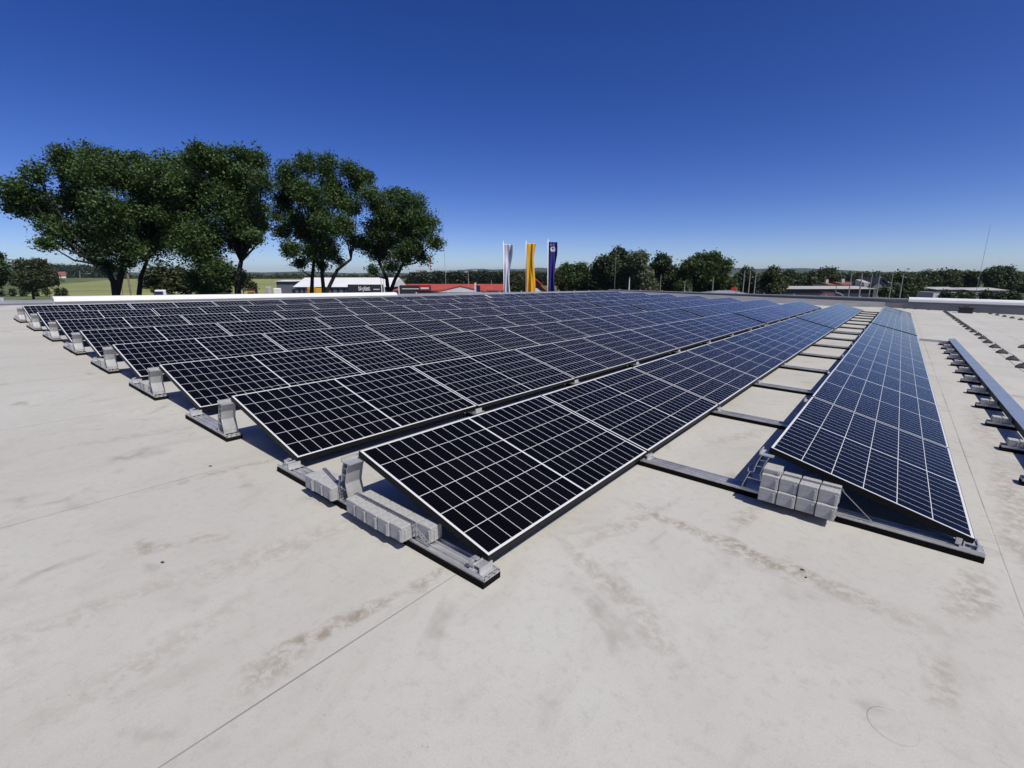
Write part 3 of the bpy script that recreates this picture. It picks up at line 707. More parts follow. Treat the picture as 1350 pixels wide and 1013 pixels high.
def clump_points(blobs, dens, leaf, clump=.32):
    out = []
    for (x, y, z, r) in blobs:
        ns = 12
        sd_ = rng.normal(size=(ns, 3)); sd_ /= np.linalg.norm(sd_, axis=1, keepdims=True)
        sub = np.array([x, y, z]) + sd_ * r * rng.uniform(.15, .66, (ns, 1)) * np.array([1, 1, .9])
        nc = max(12, int(dens * r * r * 78))
        k_ = rng.integers(0, ns, nc); d = rng.normal(size=(nc, 3)); d /= np.linalg.norm(d, axis=1, keepdims=True)
        rs = r * rng.uniform(.46, .72, ns)
        c = sub[k_] + d * (rs[k_] * rng.uniform(.1, 1, nc) ** 0.5)[:, None]
        m_ = 11
        p = c[:, None, :] + rng.normal(size=(nc, m_, 3)) * (clump * (0.6 + 0.5 * rng.random((nc, 1, 1)))) * np.array([1, 1, .75])
        out.append(p.reshape(-1, 3))
    return np.concatenate(out)
def tree(name, label, D, base, blobs, lm, leaf=.2, dens=1.0, tr=.35, trunks=None, group=None, depth=2.2, clump=.27, cat='tree', fat=0.96):
    u0, v0, _ = uvz(base[0], 386, D); k = mpp(D)
    root = thing(name, label, cat, group, away(u0, D, GZ))
    bl = []
    for (px, py, rp) in blobs:
        dv = random.uniform(-depth, depth)
        u, v, z = uvz(px, py, D + dv); bl.append((u - u0, dv, z - GZ, rp * k * fat))
    link('crown', quads_mesh('crown', clump_points(bl, dens, leaf, clump), leaf, lm), root)
    mb = MB()
    trunks = trunks or [[(base[0], base[1])]]
    forks = []
    for pts in trunks:
        P = [Vector((0, 0, 0))] if pts[0][2:] != ('off',) else []
        P = []
        q0 = uvz(pts[0][0], pts[0][1], D); P.append(Vector((q0[0] - u0, 0, 0)))
        for q in pts:
            a = uvz(q[0], q[1], D); P.append(Vector((a[0] - u0, random.uniform(-.25, .25), a[2] - GZ)))
        if len(P) == 2: P.append(P[1] + Vector((random.uniform(-.3, .3), 0, 1.5)))
        n = len(P); rr = [tr * .8 * (1.35 if i == 0 else 1.0 - .62 * i / n) for i in range(n)]
        mb.tube(P, rr, 8); forks.append((P[-1], rr[-1])); forks.append((P[-2], rr[-2]))
    for (x, y, z, r) in bl:                            # a limb towards every part of the crown
        e = Vector((x, y, z)); f, fr_ = min(forks, key=lambda t: (t[0] - e).length + (6 if t[0].z > e.z + .5 else 0))
        if e.z < f.z - r: continue
        mid_ = f.lerp(e, .5) + Vector((random.uniform(-.4, .4), random.uniform(-.4, .4), -.12 * (e - f).length))
        r0 = min(fr_ * .7, .05 + .022 * (e - f).length)
        mb.tube([f, mid_, e], [r0, r0 * .65, r0 * .25], 5)
        for _ in range(3):
            d = Vector((random.gauss(0, 1), random.gauss(0, 1), random.gauss(.3, 1))).normalized() * r * .85
            mb.tube([e.lerp(mid_, .3), e + d * .5, e + d], [r0 * .32, r0 * .2, r0 * .1], 4)
    mb.build('trunk', M['bark'], root, smooth=True)
    return root
tree('ash_tree', 'large dark ash tree at far left, crown spreading left over the meadow', 42, (153, 388),
     [(30,250,24),(55,275,30),(22,274,17),(97,222,32),(80,205,14),(75,305,24),(102,268,36),(120,205,18),(135,232,34),(150,275,36),(120,312,32),(150,322,28),(62,322,13),(140,352,15),(165,345,15),(118,338,13),(47,232,16),(150,208,16)],
     L_ASH, .125, 1.45, .42, [[(153, 388), (152, 372), (140, 350)], [(153, 388), (158, 365), (163, 345)]])
tree('ash_tree', 'ash tree with a thin leaning trunk, second from the left', 44, (180, 388),
     [(214,228,20),(226,246,22),(178,238,28),(185,215,16),(200,232,26),(205,272,32),(180,290,30),(200,318,26),(180,330,18),(210,300,24)], L_ASH, .12, 1.55, .30, [[(182, 388), (186, 365), (192, 345)]])
tree('ash_tree', 'tallest dense ash tree in the middle of the big group, foliage down to its foot', 45, (280, 390),
     [(238,222,28),(262,208,22),(298,218,30),(320,208,16),(338,212,18),(346,240,18),(250,268,38),(300,270,40),(337,278,24),(270,318,40),(310,312,30),(238,316,28),(285,352,26),(262,372,20),(292,376,18),(335,312,14),(346,298,12),(226,282,26),(276,384,18),(305,360,14),(318,250,24),(284,246,26),(318,296,22),(322,232,18)],
     L_ASH, .125, 1.6, .42, [[(282, 388), (283, 370), (284, 350)], [(312, 388), (315, 370), (319, 345)]])
tree('ash_tree', 'airy ash tree with a forked trunk and much sky showing through', 50, (412, 388),
     [(378,232,20),(404,218,18),(435,222,20),(460,226,17),(374,262,20),(410,256,23),(445,260,23),(472,248,15),(390,292,22),(425,296,23),(455,298,21),(384,328,16),(410,334,19),(438,330,16),(396,348,11),(424,350,11),(468,318,12),(446,345,8),(366,285,9),(420,278,22),(392,250,20),(436,246,20),(405,310,20),(462,272,18),(428,318,18),(372,305,14)],
     L_ASH, .12, 1.55, .30, [[(411, 388), (411, 365), (416, 335)], [(430, 388), (446, 356), (462, 342)], [(426, 388), (424, 360), (426, 340)]])
tree('ash_tree', 'round dense ash tree at the right end of the big group', 52, (514, 388),
     [(484,236,15),(492,262,19),(516,258,16),(540,268,20),(562,296,20),(571,320,13),(515,290,25),(540,308,25),(497,300,21),(482,322,16),(502,335,18),(530,337,18),(556,338,13),(492,356,9),(516,352,11),(528,285,22),(510,315,22),(548,290,18),(545,325,16),(505,280,18)],
     L_ASH, .12, 1.6, .34, [[(512, 388), (510, 368), (500, 345)], [(514, 388), (520, 370), (530, 350)]])
tree('bush', 'dark bushy shrub under the big trees beside the white van', 62, (228, 388), [(215,366,20),(236,368,20),(250,376,14),(222,380,16),(200,362,11)], L_OLIVE, .2, .9, .15, depth=1.5, cat='bush')
tree('bush', 'round olive tree standing alone in the meadow at far left', 150, (42, 384), [(40,358,16),(25,366,13),(58,364,14),(42,370,16),(30,352,8),(50,350,9),(65,370,8)], L_OLIVE, .42, .55, .35, depth=3, clump=.7, cat='tree')
tree('tree', 'dark tree cut by the left border of the photo', 110, (-8, 384), [(-8,340,12),(-4,355,12),(-10,368,14),(0,350,7)], L_DARK, .35, .7, .3, depth=2, clump=.6)
tree('bush', 'low dark bush right of the dense ash, beside the machines', 75, (322, 388), [(322,366,10),(314,374,9),(330,378,7)], L_DARK, .2, .8, .1, depth=1, cat='bush')
far = 'trees beyond the far corner of the roof'
tree('tree', 'mid green tree right of the purple flag', 105, (756, 388), [(750,358,13),(766,358,12),(740,365,10),(756,372,15),(772,372,10),(745,378,12),(768,380,12)], L_MID, .3, .75, .25, group=far, clump=.5)
tree('tree', 'very dark dense tree behind the tall rod', 100, (806, 388), [(797,345,13),(815,340,13),(828,345,12),(790,360,14),(810,360,16),(828,364,13),(786,374,12),(808,378,16),(826,380,12)], L_DARK, .3, .9, .3, group=far, clump=.5)
tree('willow', 'pale grey-green willow among darker trees', 97, (842, 388), [(836,343,10),(846,340,9),(840,358,13),(853,360,10),(832,368,10),(846,375,13),(856,378,9)], L_PALE, .26, .85, .3, group=far, clump=.5)
tree('tree', 'dark tree between the willow and the broad round tree', 108, (872, 388), [(872,346,12),(864,356,9),(882,356,10),(873,366,14),(888,370,10),(876,380,14)], L_DARK, .3, .85, .3, group=far, clump=.5)
tree('tree', 'broad round green tree right of the willow', 102, (928, 388), [(925,344,13),(940,343,11),(910,352,12),(953,352,11),(928,360,17),(905,366,12),(950,366,14),(962,374,9),(925,378,16),(900,380,10),(945,381,12)], L_MID, .3, .85, .35, group=far, clump=.5)
tree('tree', 'small round dark tree behind the three pale masts', 125, (986, 388), [(984,362,9),(976,370,9),(994,370,9),(985,380,11)], L_DARK, .35, .8, .25, group=far, clump=.6)
tree('tree', 'pointed dark tree left of the long warehouse', 110, (1020, 390), [(1020,357,5),(1016,364,8),(1025,366,8),(1010,374,9),(1028,377,9),(1018,384,11)], L_OLIVE, .32, .85, .2, group=far, clump=.5)
tree('bush', 'rusty green bush between the white and yellow flags', 88, (683, 390), [(680,372,8),(688,376,8),(684,366,7),(678,380,8),(688,384,7)], L_OLIVE, .24, .9, .15, depth=1, clump=.4, cat='bush')
rt_ = 'trees at the right beyond the parapet'
tree('tree', 'low round dark tree over the left end of the warehouse', 180, (1045, 388), [(1043,366,8),(1036,372,7),(1052,372,7)], L_DARK, .5, .7, .3, group=rt_, clump=.9)
tree('tree', 'wide olive tree behind the middle of the warehouse roof', 180, (1086, 388), [(1076,366,9),(1090,364,10),(1100,370,8),(1068,372,8),(1085,374,10)], L_OLIVE, .5, .7, .3, group=rt_, clump=.9)
tree('tree', 'olive tree right of the gabled house', 130, (1195, 392), [(1190,368,9),(1201,374,10),(1185,380,9),(1198,385,10),(1210,386,8)], L_OLIVE, .4, .8, .3, group=rt_, clump=.7)
tree('tree', 'dark conifer bush just right of the last mast', 120, (1178, 392), [(1176,382,8),(1168,386,7),(1184,388,8)], L_DARK, .35, .9, .2, group=rt_, clump=.6)
tree('tree', 'grey-green tree left behind the pale sheds', 170, (1222, 392), [(1222,366,9),(1214,372,8),(1230,372,8)], L_DARK, .5, .8, .3, group=rt_, clump=.9)
tree('tree', 'pair-crowned dark tree behind the middle of the pale sheds', 175, (1250, 392), [(1242,366,9),(1256,365,9),(1250,372,10),(1265,372,7)], L_OLIVE, .5, .8, .3, group=rt_, clump=.9)
tree('tree', 'dark tree left of the tall right rod', 175, (1278, 392), [(1272,367,8),(1283,366,8),(1278,374,10)], L_DARK, .5, .8, .3, group=rt_, clump=.9)
tree('tree', 'largest dark tree right of the tall right rod', 160, (1318, 392), [(1308,364,9),(1320,362,10),(1330,367,9),(1312,374,10),(1326,377,11),(1340,374,9),(1348,380,8)], L_DARK, .5, .85, .35, group=rt_, clump=.8)
for i, (px, py) in enumerate(((1247, 388), (1262, 389), (1278, 389), (1300, 387), (1318, 389), (1338, 389))):
    tree('bush', f'{nth(i + 1)} dark bush from left in front of the pale shed walls', 112, (px, 392), [(px, py + 1, 4.5), (px - 4, py + 4, 4), (px + 4, py + 3, 4)], L_DARK, .3, .9, .1, group='bushes before the sheds', depth=.8, clump=.4, cat='bush')

def woodland(name, px0, px1, D, pyt, lm, step, rp, leaf, dens, clump, rows=3, jit=3):
    pts = []
    for r_ in range(rows):
        px = px0
        while px < px1:
            Dv = D * (1 + .10 * r_); py = pyt(px) + rp + random.uniform(-jit * .3, jit)
            u, v, z = uvz(px, py, Dv); rm = rp * mpp(Dv) * random.uniform(.8, 1.25)
            pts.append((u, v, z, rm)); pts.append((u + random.uniform(-1, 1) * rm, v, z - rm * 1.2, rm * 1.15)); pts.append((u, v, z - rm * 2.4, rm * 1.2))
            px += step * random.uniform(.6, 1.4)
    p = clump_points(pts, dens, leaf, clump)
    o = link(name, quads_mesh(name, p, leaf, lm)); o.matrix_world = away(0, 0, 0); return tag(o, kind='stuff')
woodland('woodland', 545, 775, 330, lambda p: 360, L_PINE, 5, 5, .8, .16, 1.2)
woodland('woodland', 60, 160, 830, lambda p: 350 + (p - 60) * .03, L_DARK, 5, 4.5, 2.0, .03, 3.0)
woodland('woodland', 150, 560, 700, lambda p: 363, L_OLIVE, 6, 4, 1.6, .035, 2.2, 2)
woodland('woodland', 1000, 1380, 420, lambda p: 361, L_DARK, 6, 4.5, 1.0, .08, 1.6)
woodland('hedge', 195, 250, 260, lambda p: 362, L_OLIVE, 5, 5, .7, .2, 1.0, 2)
woodland('undergrowth', 0, 90, 175, lambda p: 381, L_OLIVE, 12, 2.0, .35, .5, .5, 1)

# ------------------------------------------------------------------ buildings and objects beyond the roof
def hall(name, label, cat, D, px0, px1, py_eave, py_ridge, dep, wall_m, roof_m, front_over=.3, rz=0, gable=False, flat=False, face=False):
    u0, _, ze = uvz(px0, py_eave, D); u1 = uvz(px1, py_eave, D)[0]; zr = uvz((px0 + px1) / 2, py_ridge, D + dep / 2)[2]
    wd = u1 - u0; uc = (u0 + u1) / 2
    if face: rz = -math.atan2(uc, D); wd *= math.cos(rz) ** 1.0
    t = thing(name, label, cat, None, away(uc, D, GZ, rz)); ze -= GZ; zr -= GZ
    mb = MB(); mb.box((-wd/2, 0, 0), (wd/2, dep, ze))
    mb.build('wall', M[wall_m], t)
    mb = MB(); o_ = front_over
    prof = [(-o_, ze + .01), (dep / 2, zr), (dep + o_, ze + .01)]
    mb.prism(prof, 'x', -wd/2 - o_, wd/2 + o_); mb.build('roof', M[roof_m], t)
    return t, wd, ze, zr
# grey hall with the sign
D = 92
t, wd, ze, zr = hall('industrial_hall', 'grey industrial hall with a white sheet roof behind the airy tree', 'hall', D, 389, 516, 378.6, 366.2, 10, 'greywall', 'panelwhite')
kx = lambda px: uvz(px, 380, D)[0] - (uvz(389, 380, D)[0] + uvz(516, 380, D)[0]) / 2
kz = lambda py, DD=D: uvz(450, py, DD)[2] - GZ
mb = MB(); mb.box((kx(460.5), -.8, 0), (kx(506), -.31, kz(375.2))); mb.build('sign_board', M['darkwall'], t)
def text(parent, s, x, y, z, size, m, name='lettering', ext=.02, bold=0.0):
    cu = bpy.data.curves.new(name, 'FONT'); cu.body = s; cu.size = size; cu.extrude = ext; cu.align_x = 'LEFT'; cu.offset = bold
    tmp = bpy.data.objects.new(name, cu); col.objects.link(tmp)
    dg = bpy.context.evaluated_depsgraph_get(); me = bpy.data.meshes.new_from_object(tmp.evaluated_get(dg)); bpy.data.objects.remove(tmp)
    me.materials.clear(); me.materials.append(m)
    o = link(name, me, parent); o.location = (x, y, z); o.rotation_euler = (R(90), 0, 0); return o
text(t, 'bi-plast', kx(474.5), -.86, kz(383.0), (kz(376.2) - kz(383.0)) * 1.25, M['white'], bold=.03).scale = (.62, 1, 1)
mb = MB(); mb.box((kx(494), -.86, kz(382.2)), (kx(502), -.81, kz(381.0))); mb.build('lettering', M['white'], t)
for px in (393, 399, 408, 436, 444, 452):
    mb = MB(); mb.box((kx(px), -.05, kz(386)), (kx(px + 3), -.003, kz(380.5))); mb.build('window', M['glass'], t)
t2, *_ = hall('annex', 'small grey annex with a white roof left of the industrial hall', 'building', 96, 364, 388, 371.3, 369.3, 8, 'greywall', 'panelwhite')
mb = MB(); mb.box((1.2, -.06, 0), (2.4, -.003, 5.2)); mb.build('door', M['glass'], t2)
# red roofed shop
D = 86
t, wd, ze, zr = hall('shop_building', 'red roofed shop building behind the roof edge with dark sign band', 'shop', D, 520, 662, 383.2, 374.6, 22, 'palewall', 'redroof')
kx = lambda px: uvz(px, 380, D)[0] - (uvz(520, 380, D)[0] + uvz(662, 380, D)[0]) / 2
kz = lambda py: uvz(590, py, D)[2] - GZ
mb = MB(); mb.box((kx(529), -1.0, 0), (kx(569), -.4, kz(376.2))); mb.build('fascia', M['darkwall'], t)
mb = MB(); mb.box((kx(532), -1.06, kz(381.3)), (kx(554), -1.003, kz(380.2))); mb.build('stripe', M['white'], t)
mb = MB(); mb.box((kx(554.5), -1.10, kz(382.8)), (kx(568.6), -1.003, kz(376.8))); sg = mb.build('sign', M['red'], t)
mb = MB(); mb.box((kx(556.5), -1.16, kz(381.2)), (kx(567), -1.103, kz(379))); mb.build('sign_panel', M['white'], sg)
mb = MB(); mb.prism([(kx(580), kz(385)), (kx(640), kz(385)), (kx(610), kz(378.2))], 'y', -2.6, -2.4); mb.build('gable', M['white'], t)
mb = MB()
for s_ in (-1, 1):
    a, b = (kx(610), kz(377.6)), (kx(610 + s_ * 32), kz(385))
    mb.add([(a[0], -2.65, a[1]), (b[0], -2.65, b[1]), (b[0], 6, b[1]), (a[0], 6, a[1]), (a[0], -2.65, a[1] + .18), (b[0], -2.65, b[1] + .18), (b[0], 6, b[1] + .18), (a[0], 6, a[1] + .18)],
           [[0,1,2,3],[7,6,5,4],[0,4,5,1],[1,5,6,2],[2,6,7,3],[3,7,4,0]])
mb.build('porch_roof', M['redroof'], t)
t = thing('pylon_sign', 'small white pylon sign with blue panel in front of the red roof', 'sign', None, away(uvz(629.5, 385, 70)[0], 70, GZ))
zt_ = uvz(629, 373, 70)[2] - GZ
mb = MB(); mb.box((-.42, -.1, 0), (-.15, .1, zt_)); mb.box((.2, -.1, 0), (.35, .1, zt_ - .3)); mb.build('pole', M['white'], t)
mb = MB(); mb.box((-.14, -.12, zt_ - 1.3), (.40, -.102, zt_ - .35)); mb.box((-.14, .102, zt_ - 1.3), (.40, .12, zt_ - .35)); mb.build('panel', M['navy'], t)
# gabled red house behind the yellow flag
D = 100
u0 = uvz(705, 380, D)[0]; t = thing('house', 'red tiled house with white gable window between yellow and purple flags', 'house', None, away(u0, D, GZ))
kx = lambda px: uvz(px, 380, D)[0] - u0
kz = lambda py: uvz(705, py, D)[2] - GZ
mb = MB(); mb.prism([(kx(690), 0), (kx(721), 0), (kx(721), kz(384.6)), (kx(706), kz(371.2)), (kx(690), kz(384.6))], 'y', 0, 9); mb.build('wall', M['redroof'], t)
mb = MB(); mb.prism([(kx(702), kz(385)), (kx(715), kz(385)), (kx(708.5), kz(376.5))], 'y', -.06, -.003); mb.build('gable', M['darkwall'], t)
mb = MB()
for s_ in (-1, 1):
    a, b = (kx(706), kz(369)), (kx(706 + s_ * 18), kz(385))
    mb.add([(a[0], -.6, a[1]), (b[0], -.6, b[1]), (b[0], 9.6, b[1]), (a[0], 9.6, a[1]), (a[0], -.6, a[1] + .3), (b[0], -.6, b[1] + .3), (b[0], 9.6, b[1] + .3), (a[0], 9.6, a[1] + .3)],
           [[0,1,2,3],[7,6,5,4],[0,4,5,1],[1,5,6,2],[2,6,7,3],[3,7,4,0]])
mb.build('roof', M['redroof'], t)
mb = MB(); mb.add([(kx(706.5) + .95 * math.cos(a) * 1.0, y, kz(386) + .95 * math.sin(a)) for y in (-.14, -.064) for a in [math.pi * i / 8 for i in range(9)]],
                  [list(range(9))[::-1], list(range(9, 18))] + [[i, i + 1, i + 10, i + 9] for i in range(8)]); mb.build('window', M['white'], t)
# long dark warehouse on the right
t, wd, ze, zr = hall('warehouse', 'long dark warehouse with a pale flat-looking roof at the right', 'warehouse', 120, 1029, 1152, 381.2, 377.3, 14, 'darkwall', 'palesheet', .5)
for i, (a, b, e, r_, D, lab) in enumerate(((1199, 1221, 381.2, 378.3, 138, 'short pale shed roof left among the right trees'), (1236, 1272, 382, 378.5, 136, 'pale shed roof left of the tall right rod'), (1279, 1328, 383, 379.3, 134, 'longest pale shed roof at the right, behind the rod'))):
    hall('shed', lab, 'shed', D, a, b, e, r_, 12, 'greywall', 'palesheet', .4)
for i, (a, b, e, lab) in enumerate(((1231, 1239, 385.5, 'narrow pale wall piece of a low building at the left of the bushes'), (1255, 1275, 386.3, 'low pale building behind the middle bushes'), (1283, 1292, 386.8, 'low pale building just right of the rod foot'), (1307, 1312, 387, 'tiny pale wall seen between the right bushes'))):
    hall('low_building', lab, 'building', 118, a, b, e, e - .5, 5, 'palewall', 'palesheet', .1)
# house with grey gable
D = 125
u0 = uvz(1160, 380, D)[0]; t = thing('house', 'grey gabled house with pale roof slopes among the masts', 'house', None, away(u0, D, GZ))
kx = lambda px: uvz(px, 380, D)[0] - u0
kz = lambda py: uvz(1160, py, D)[2] - GZ
mb = MB(); mb.prism([(kx(1150), 0), (kx(1170), 0), (kx(1170), kz(376)), (kx(1160), kz(369)), (kx(1150), kz(376))], 'y', 0, 8); mb.build('wall', M['greywall'], t)
mb = MB()
for s_ in (-1, 1):
    a, b = (kx(1160), kz(367.5)), (kx(1160 + s_ * 11), kz(376))
    mb.add([(a[0], -.5, a[1]), (b[0], -.5, b[1]), (b[0], 8, b[1]), (a[0], 8, a[1]), (a[0], -.5, a[1] + .3), (b[0], -.5, b[1] + .3), (b[0], 8, b[1] + .3), (a[0], 8, a[1] + .3)],
           [[0,1,2,3],[7,6,5,4],[0,4,5,1],[1,5,6,2],[2,6,7,3],[3,7,4,0]])
mb.build('gable_roof', M['darkwall'], t)
mb = MB()
for a, b in ((1142, 1150), (1170.5, 1178)):
    mb.add([(kx(a), 1.0, kz(373)), (kx(b), 1.0, kz(373)), (kx(b), 4.5, kz(369)), (kx(a), 4.5, kz(369)), (kx(a), 1.0, 0), (kx(b), 1.0, 0), (kx(b), 4.5, 0), (kx(a), 4.5, 0)], [[0,1,2,3],[4,5,1,0],[5,6,2,1],[6,7,3,2],[7,4,0,3]])
mb.build('side_roof', M['palesheet'], t)
mb = MB(); mb.box((kx(1164), 2, kz(369)), (kx(1167.5), 3, kz(365.5))); mb.build('chimney', M['palewall'], t)
for a, b, e, r_, D, lab in ((1094, 1101, 376, 372.5, 150, 'small reddish house behind the warehouse, farther left'), (1112, 1131, 375.6, 371.8, 148, 'wide brown-red house roof behind the pale masts'), (1136, 1146, 376, 372.3, 152, 'small brown-red roof left of the gabled house')):
    tt_, wd, ze, zr = hall('house', lab, 'house', D, a, b, e, r_, 9, 'palewall', 'oldred')
    mb = MB(); mb.box((-wd * .2, 3, zr - 1.2), (-wd * .2 + .8, 3.8, zr + .9)); mb.build('chimney', M['palewall'], tt_)
# small arched roof and red awning just past the parapet
D = 60
u0 = uvz(1103, 388, D)[0]; t = thing('canopy', 'small arched pale canopy beside a red awning past the far parapet', 'canopy', None, away(u0, D, GZ))
za = uvz(1103, 386.5, D)[2] - GZ; zb = uvz(1103, 391, D)[2] - GZ
pts = [(-.1 + 1.0 * i / 8, zb + (za - zb) * (1 - (i / 8) ** 2)) for i in range(9)]
mb = MB()
for i in range(8):
    mb.prism([(pts[i][0], pts[i][1]), (pts[i+1][0], pts[i+1][1]), (pts[i+1][0], pts[i+1][1] + .1), (pts[i][0], pts[i][1] + .1)], 'y', 0, 3)
mb.build('arched_roof', M['palesheet'], t)
mb = MB(); mb.prism([(-1.0, zb), (-.12, zb + .02), (-.12, za - .05), (-.45, za - .1)], 'y', .1, 2.0); mb.build('awning', M['oldred'], t)
mb = MB(); mb.tube([(0.02, .3, 0), (.02, .3, za + 1.1)], .045, 6); mb.tube([(.75, .3, 0), (.75, .3, zb)], .05, 6); mb.tube([(-1.4, .3, 0), (-1.4, .3, zb)], .05, 6); mb.build('post', M['steel'], t)
# flat hipped roof and the red sign
D = 55
u0 = uvz(962, 386, D)[0]; t = thing('pavilion', 'low pale hipped roof just past the far parapet below the red sign', 'pavilion', None, away(u0, D, GZ))
za = uvz(962, 384, D)[2] - GZ; zb = uvz(962, 387.4, D)[2] - GZ
mb = MB(); mb.add([(-2.0, 0, zb), (2.2, 0, zb), (2.2, 4, zb), (-2.0, 4, zb), (-.6, 2, za), (1.0, 2, za)], [[0,1,5,4],[1,2,5],[2,3,4,5],[3,0,4],[3,2,1,0]]); mb.build('roof', M['coping'], t)
mb = MB(); mb.box((-1.8, .2, 0), (2.0, 3.8, zb - .002)); mb.build('wall', M['palewall'], t)
D = 80
u0 = uvz(966.5, 384, D)[0]; t = thing('red_sign', 'small bright red sign on a post in front of the trees', 'sign', None, away(u0, D, GZ))
za = uvz(966, 378, D)[2] - GZ; zb = uvz(966, 384.5, D)[2] - GZ
mb = MB(); mb.prism([(-.45, zb), (.5, zb), (.5, zb + .45), (.28, za - .1), (.12, za), (-.05, za - .22), (-.3, za - .25), (-.42, zb + .4)], 'y', -.08, .08); mb.build('sign_board', M['red'], t)
mb = MB(); mb.tube([(0, .15, 0), (0, .15, za - .3)], .06, 6); mb.build('post', M['steel'], t)
# striped chimney and far town blocks
D = 1500
u0 = uvz(568.6, 360, D)[0]; t = thing('striped_chimney', 'tall red and white striped chimney beside the round ash tree', 'chimney', None, away(u0, D, GZ))
za = uvz(568.6, 338, D)[2] - GZ
for k_, nm, mm in ((0, 'red_bands', 'red'), (1, 'white_bands', 'white')):
    mb = MB()
    for i in range(k_, 9, 2):
        z0, z1 = za * (.28 + .08 * i), za * (.28 + .08 * (i + 1)); mb.tube([(0, 0, z0 + .01), (0, 0, z1 - .01)], [2.6 - .08 * i, 2.6 - .08 * (i + 1)], 10)
    if k_: mb.tube([(0, 0, 0), (0, 0, za * .28)], [3.2, 2.62], 10)
    mb.build(nm, M[mm], t)
for i, (a, b, pt, mm) in enumerate(((548, 560, 356.3, 'palewall'), (580, 588, 357.2, 'palewall'), (592, 601, 356.6, 'palewall'), (612, 616, 357.5, 'palewall'), (622, 628, 355.8, 'palewall'), (633, 655, 358.6, 'oldred'), (735, 762, 360, 'palewall'))):
    D = 1100; u0 = uvz(a, 360, D)[0]; u1 = uvz(b, 360, D)[0]; z1 = uvz(a, pt, D)[2] - GZ
    t = thing('apartment_block', f'{nth(i + 1)} distant pale block from left on the horizon behind the pine wood' if mm == 'palewall' else 'distant long brown-red block on the horizon left of the flags', 'apartment block', 'distant town blocks', away((u0 + u1) / 2, D, GZ))
    mb = MB(); mb.box((-(u1-u0)/2, 0, 0), ((u1-u0)/2, 14, z1)); mb.build('wall', M[mm], t)
    mb = MB()
    for j in range(int((u1 - u0) / 3)):
        for q in range(3): mb.box((-(u1-u0)/2 + .8 + j * 3, -.08, z1 - 2.6 - q * 3), (-(u1-u0)/2 + 2.2 + j * 3, -.004, z1 - 1.2 - q * 3))
    if mb.v: mb.build('windows', M['glass'], t)
    mb = MB(); mb.box((-(u1-u0)/2 - .2, -.2, z1 + .003), ((u1-u0)/2 + .2, 14.2, z1 + .5)); mb.build('roof', M['palesheet'], t)
# farmhouse far left
t, *_ = hall('farmhouse', 'tiny far farmhouse with red roof and white walls across the meadow', 'house', 800, 78, 87, 364.6, 358.4, 9, 'white', 'oldred', face=True)
# yellow container, white containers, machines, van on the left
def box_obj(name, label, cat, D, px0, px1, pyt, dep, mt, extra=None):
    u0, u1 = uvz(px0, 385, D)[0], uvz(px1, 385, D)[0]; z1 = uvz(px0, pyt, D)[2] - GZ
    wd = u1 - u0; uc = (u0 + u1) / 2; rz = -math.atan2(uc, D); wd *= math.cos(rz)
    t = thing(name, label, cat, None, away(uc, D, GZ, rz))
    mb = MB(); mb.bbox((-wd/2, 0, 0), (wd/2, dep, z1), .06); mb.build('body', M[mt], t)
    if extra: extra(t, wd, z1, dep)
    return t
def ribs(t, wd, z1, dep, m_='white'):
    mb = MB()
    for i in range(int(wd / .5)): mb.box((-wd/2 + .2 + i * .5, -.05, .2), (-wd/2 + .3 + i * .5, -.002, z1 - .15))
    if mb.v: mb.build('rib_panel', M[m_], t)
def ycont(t, wd, z1, dep):
    mb = MB(); mb.box((-wd * .12, -.03, 0), (wd * .06, -.003, z1 - .9)); mb.build('door', M['white'], t)
    mb = MB(); mb.box((wd/2 + .003, .1, .1), (wd/2 + 1.1, dep - .1, z1 - .1)); mb.build('side_box', M['yellow'], t)
box_obj('container', 'ochre yellow container in front of the grey hall', 'container', 70, 405, 417, 379.6, 2.4, 'orange', ycont)
box_obj('container', 'white site container left of the yellow one', 'container', 82, 360.5, 371, 380.5, 2.5, 'white', lambda t, w_, z, d: ribs(t, w_, z, d))
box_obj('container', 'smaller greyish container with pipes left of the white container', 'container', 84, 350.5, 358, 378.5, 2.5, 'palesheet', lambda t, w_, z, d: ribs(t, w_, z, d, 'steel'))
def cab(t, wd, z1, dep):
    mb = MB(); mb.box((-wd * .42, -.04, z1 - 1.2), (wd * .42, -.002, z1 - .35)); mb.build('window', M['glass'], t)
    mb = MB(); mb.bbox((-wd/2 - .1, -.1, z1 + .004), (wd/2 + .1, dep + .1, z1 + .15), .03); mb.build('roof', M['darkwall'], t)
    mb = MB()
    for x in (-wd * .36, wd * .36):
        mb.tube([(x, -.12, .45), (x, .02, .45)], .45, 12)
    mb.build('wheel', M['rubber'], t)
box_obj('excavator', 'dark machine cab standing by the shrubs', 'machine', 78, 332, 340, 374.8, 2.2, 'darkwall', cab)
box_obj('loader', 'small ochre machine in front of the dark cab', 'machine', 74, 326, 336, 382.6, 2.0, 'orange', cab)
box_obj('pallet_box', 'low pale brown crate stack left of the machines', 'crate', 72, 295, 303, 384.2, 1.2, 'wood', lambda t, w_, z, d: ribs(t, w_, z, d, 'wood'))
def van(t, wd, z1, dep):
    mb = MB(); mb.bbox((-wd/2 - .01, -.05, 1.0), (wd * .22, -.003, z1 - .15), .01); mb.build('tarpaulin', M['navy'], t)
    mb = MB()
    for x in (-wd * .3, wd * .3): mb.tube([(x, -.1, .4), (x, .05, .4)], .4, 12)
    mb.build('wheel', M['rubber'], t)
box_obj('van', 'white van with a navy blue side half hidden behind the parapet', 'van', 58, 204, 219, 382.8, 2.0, 'white', van)
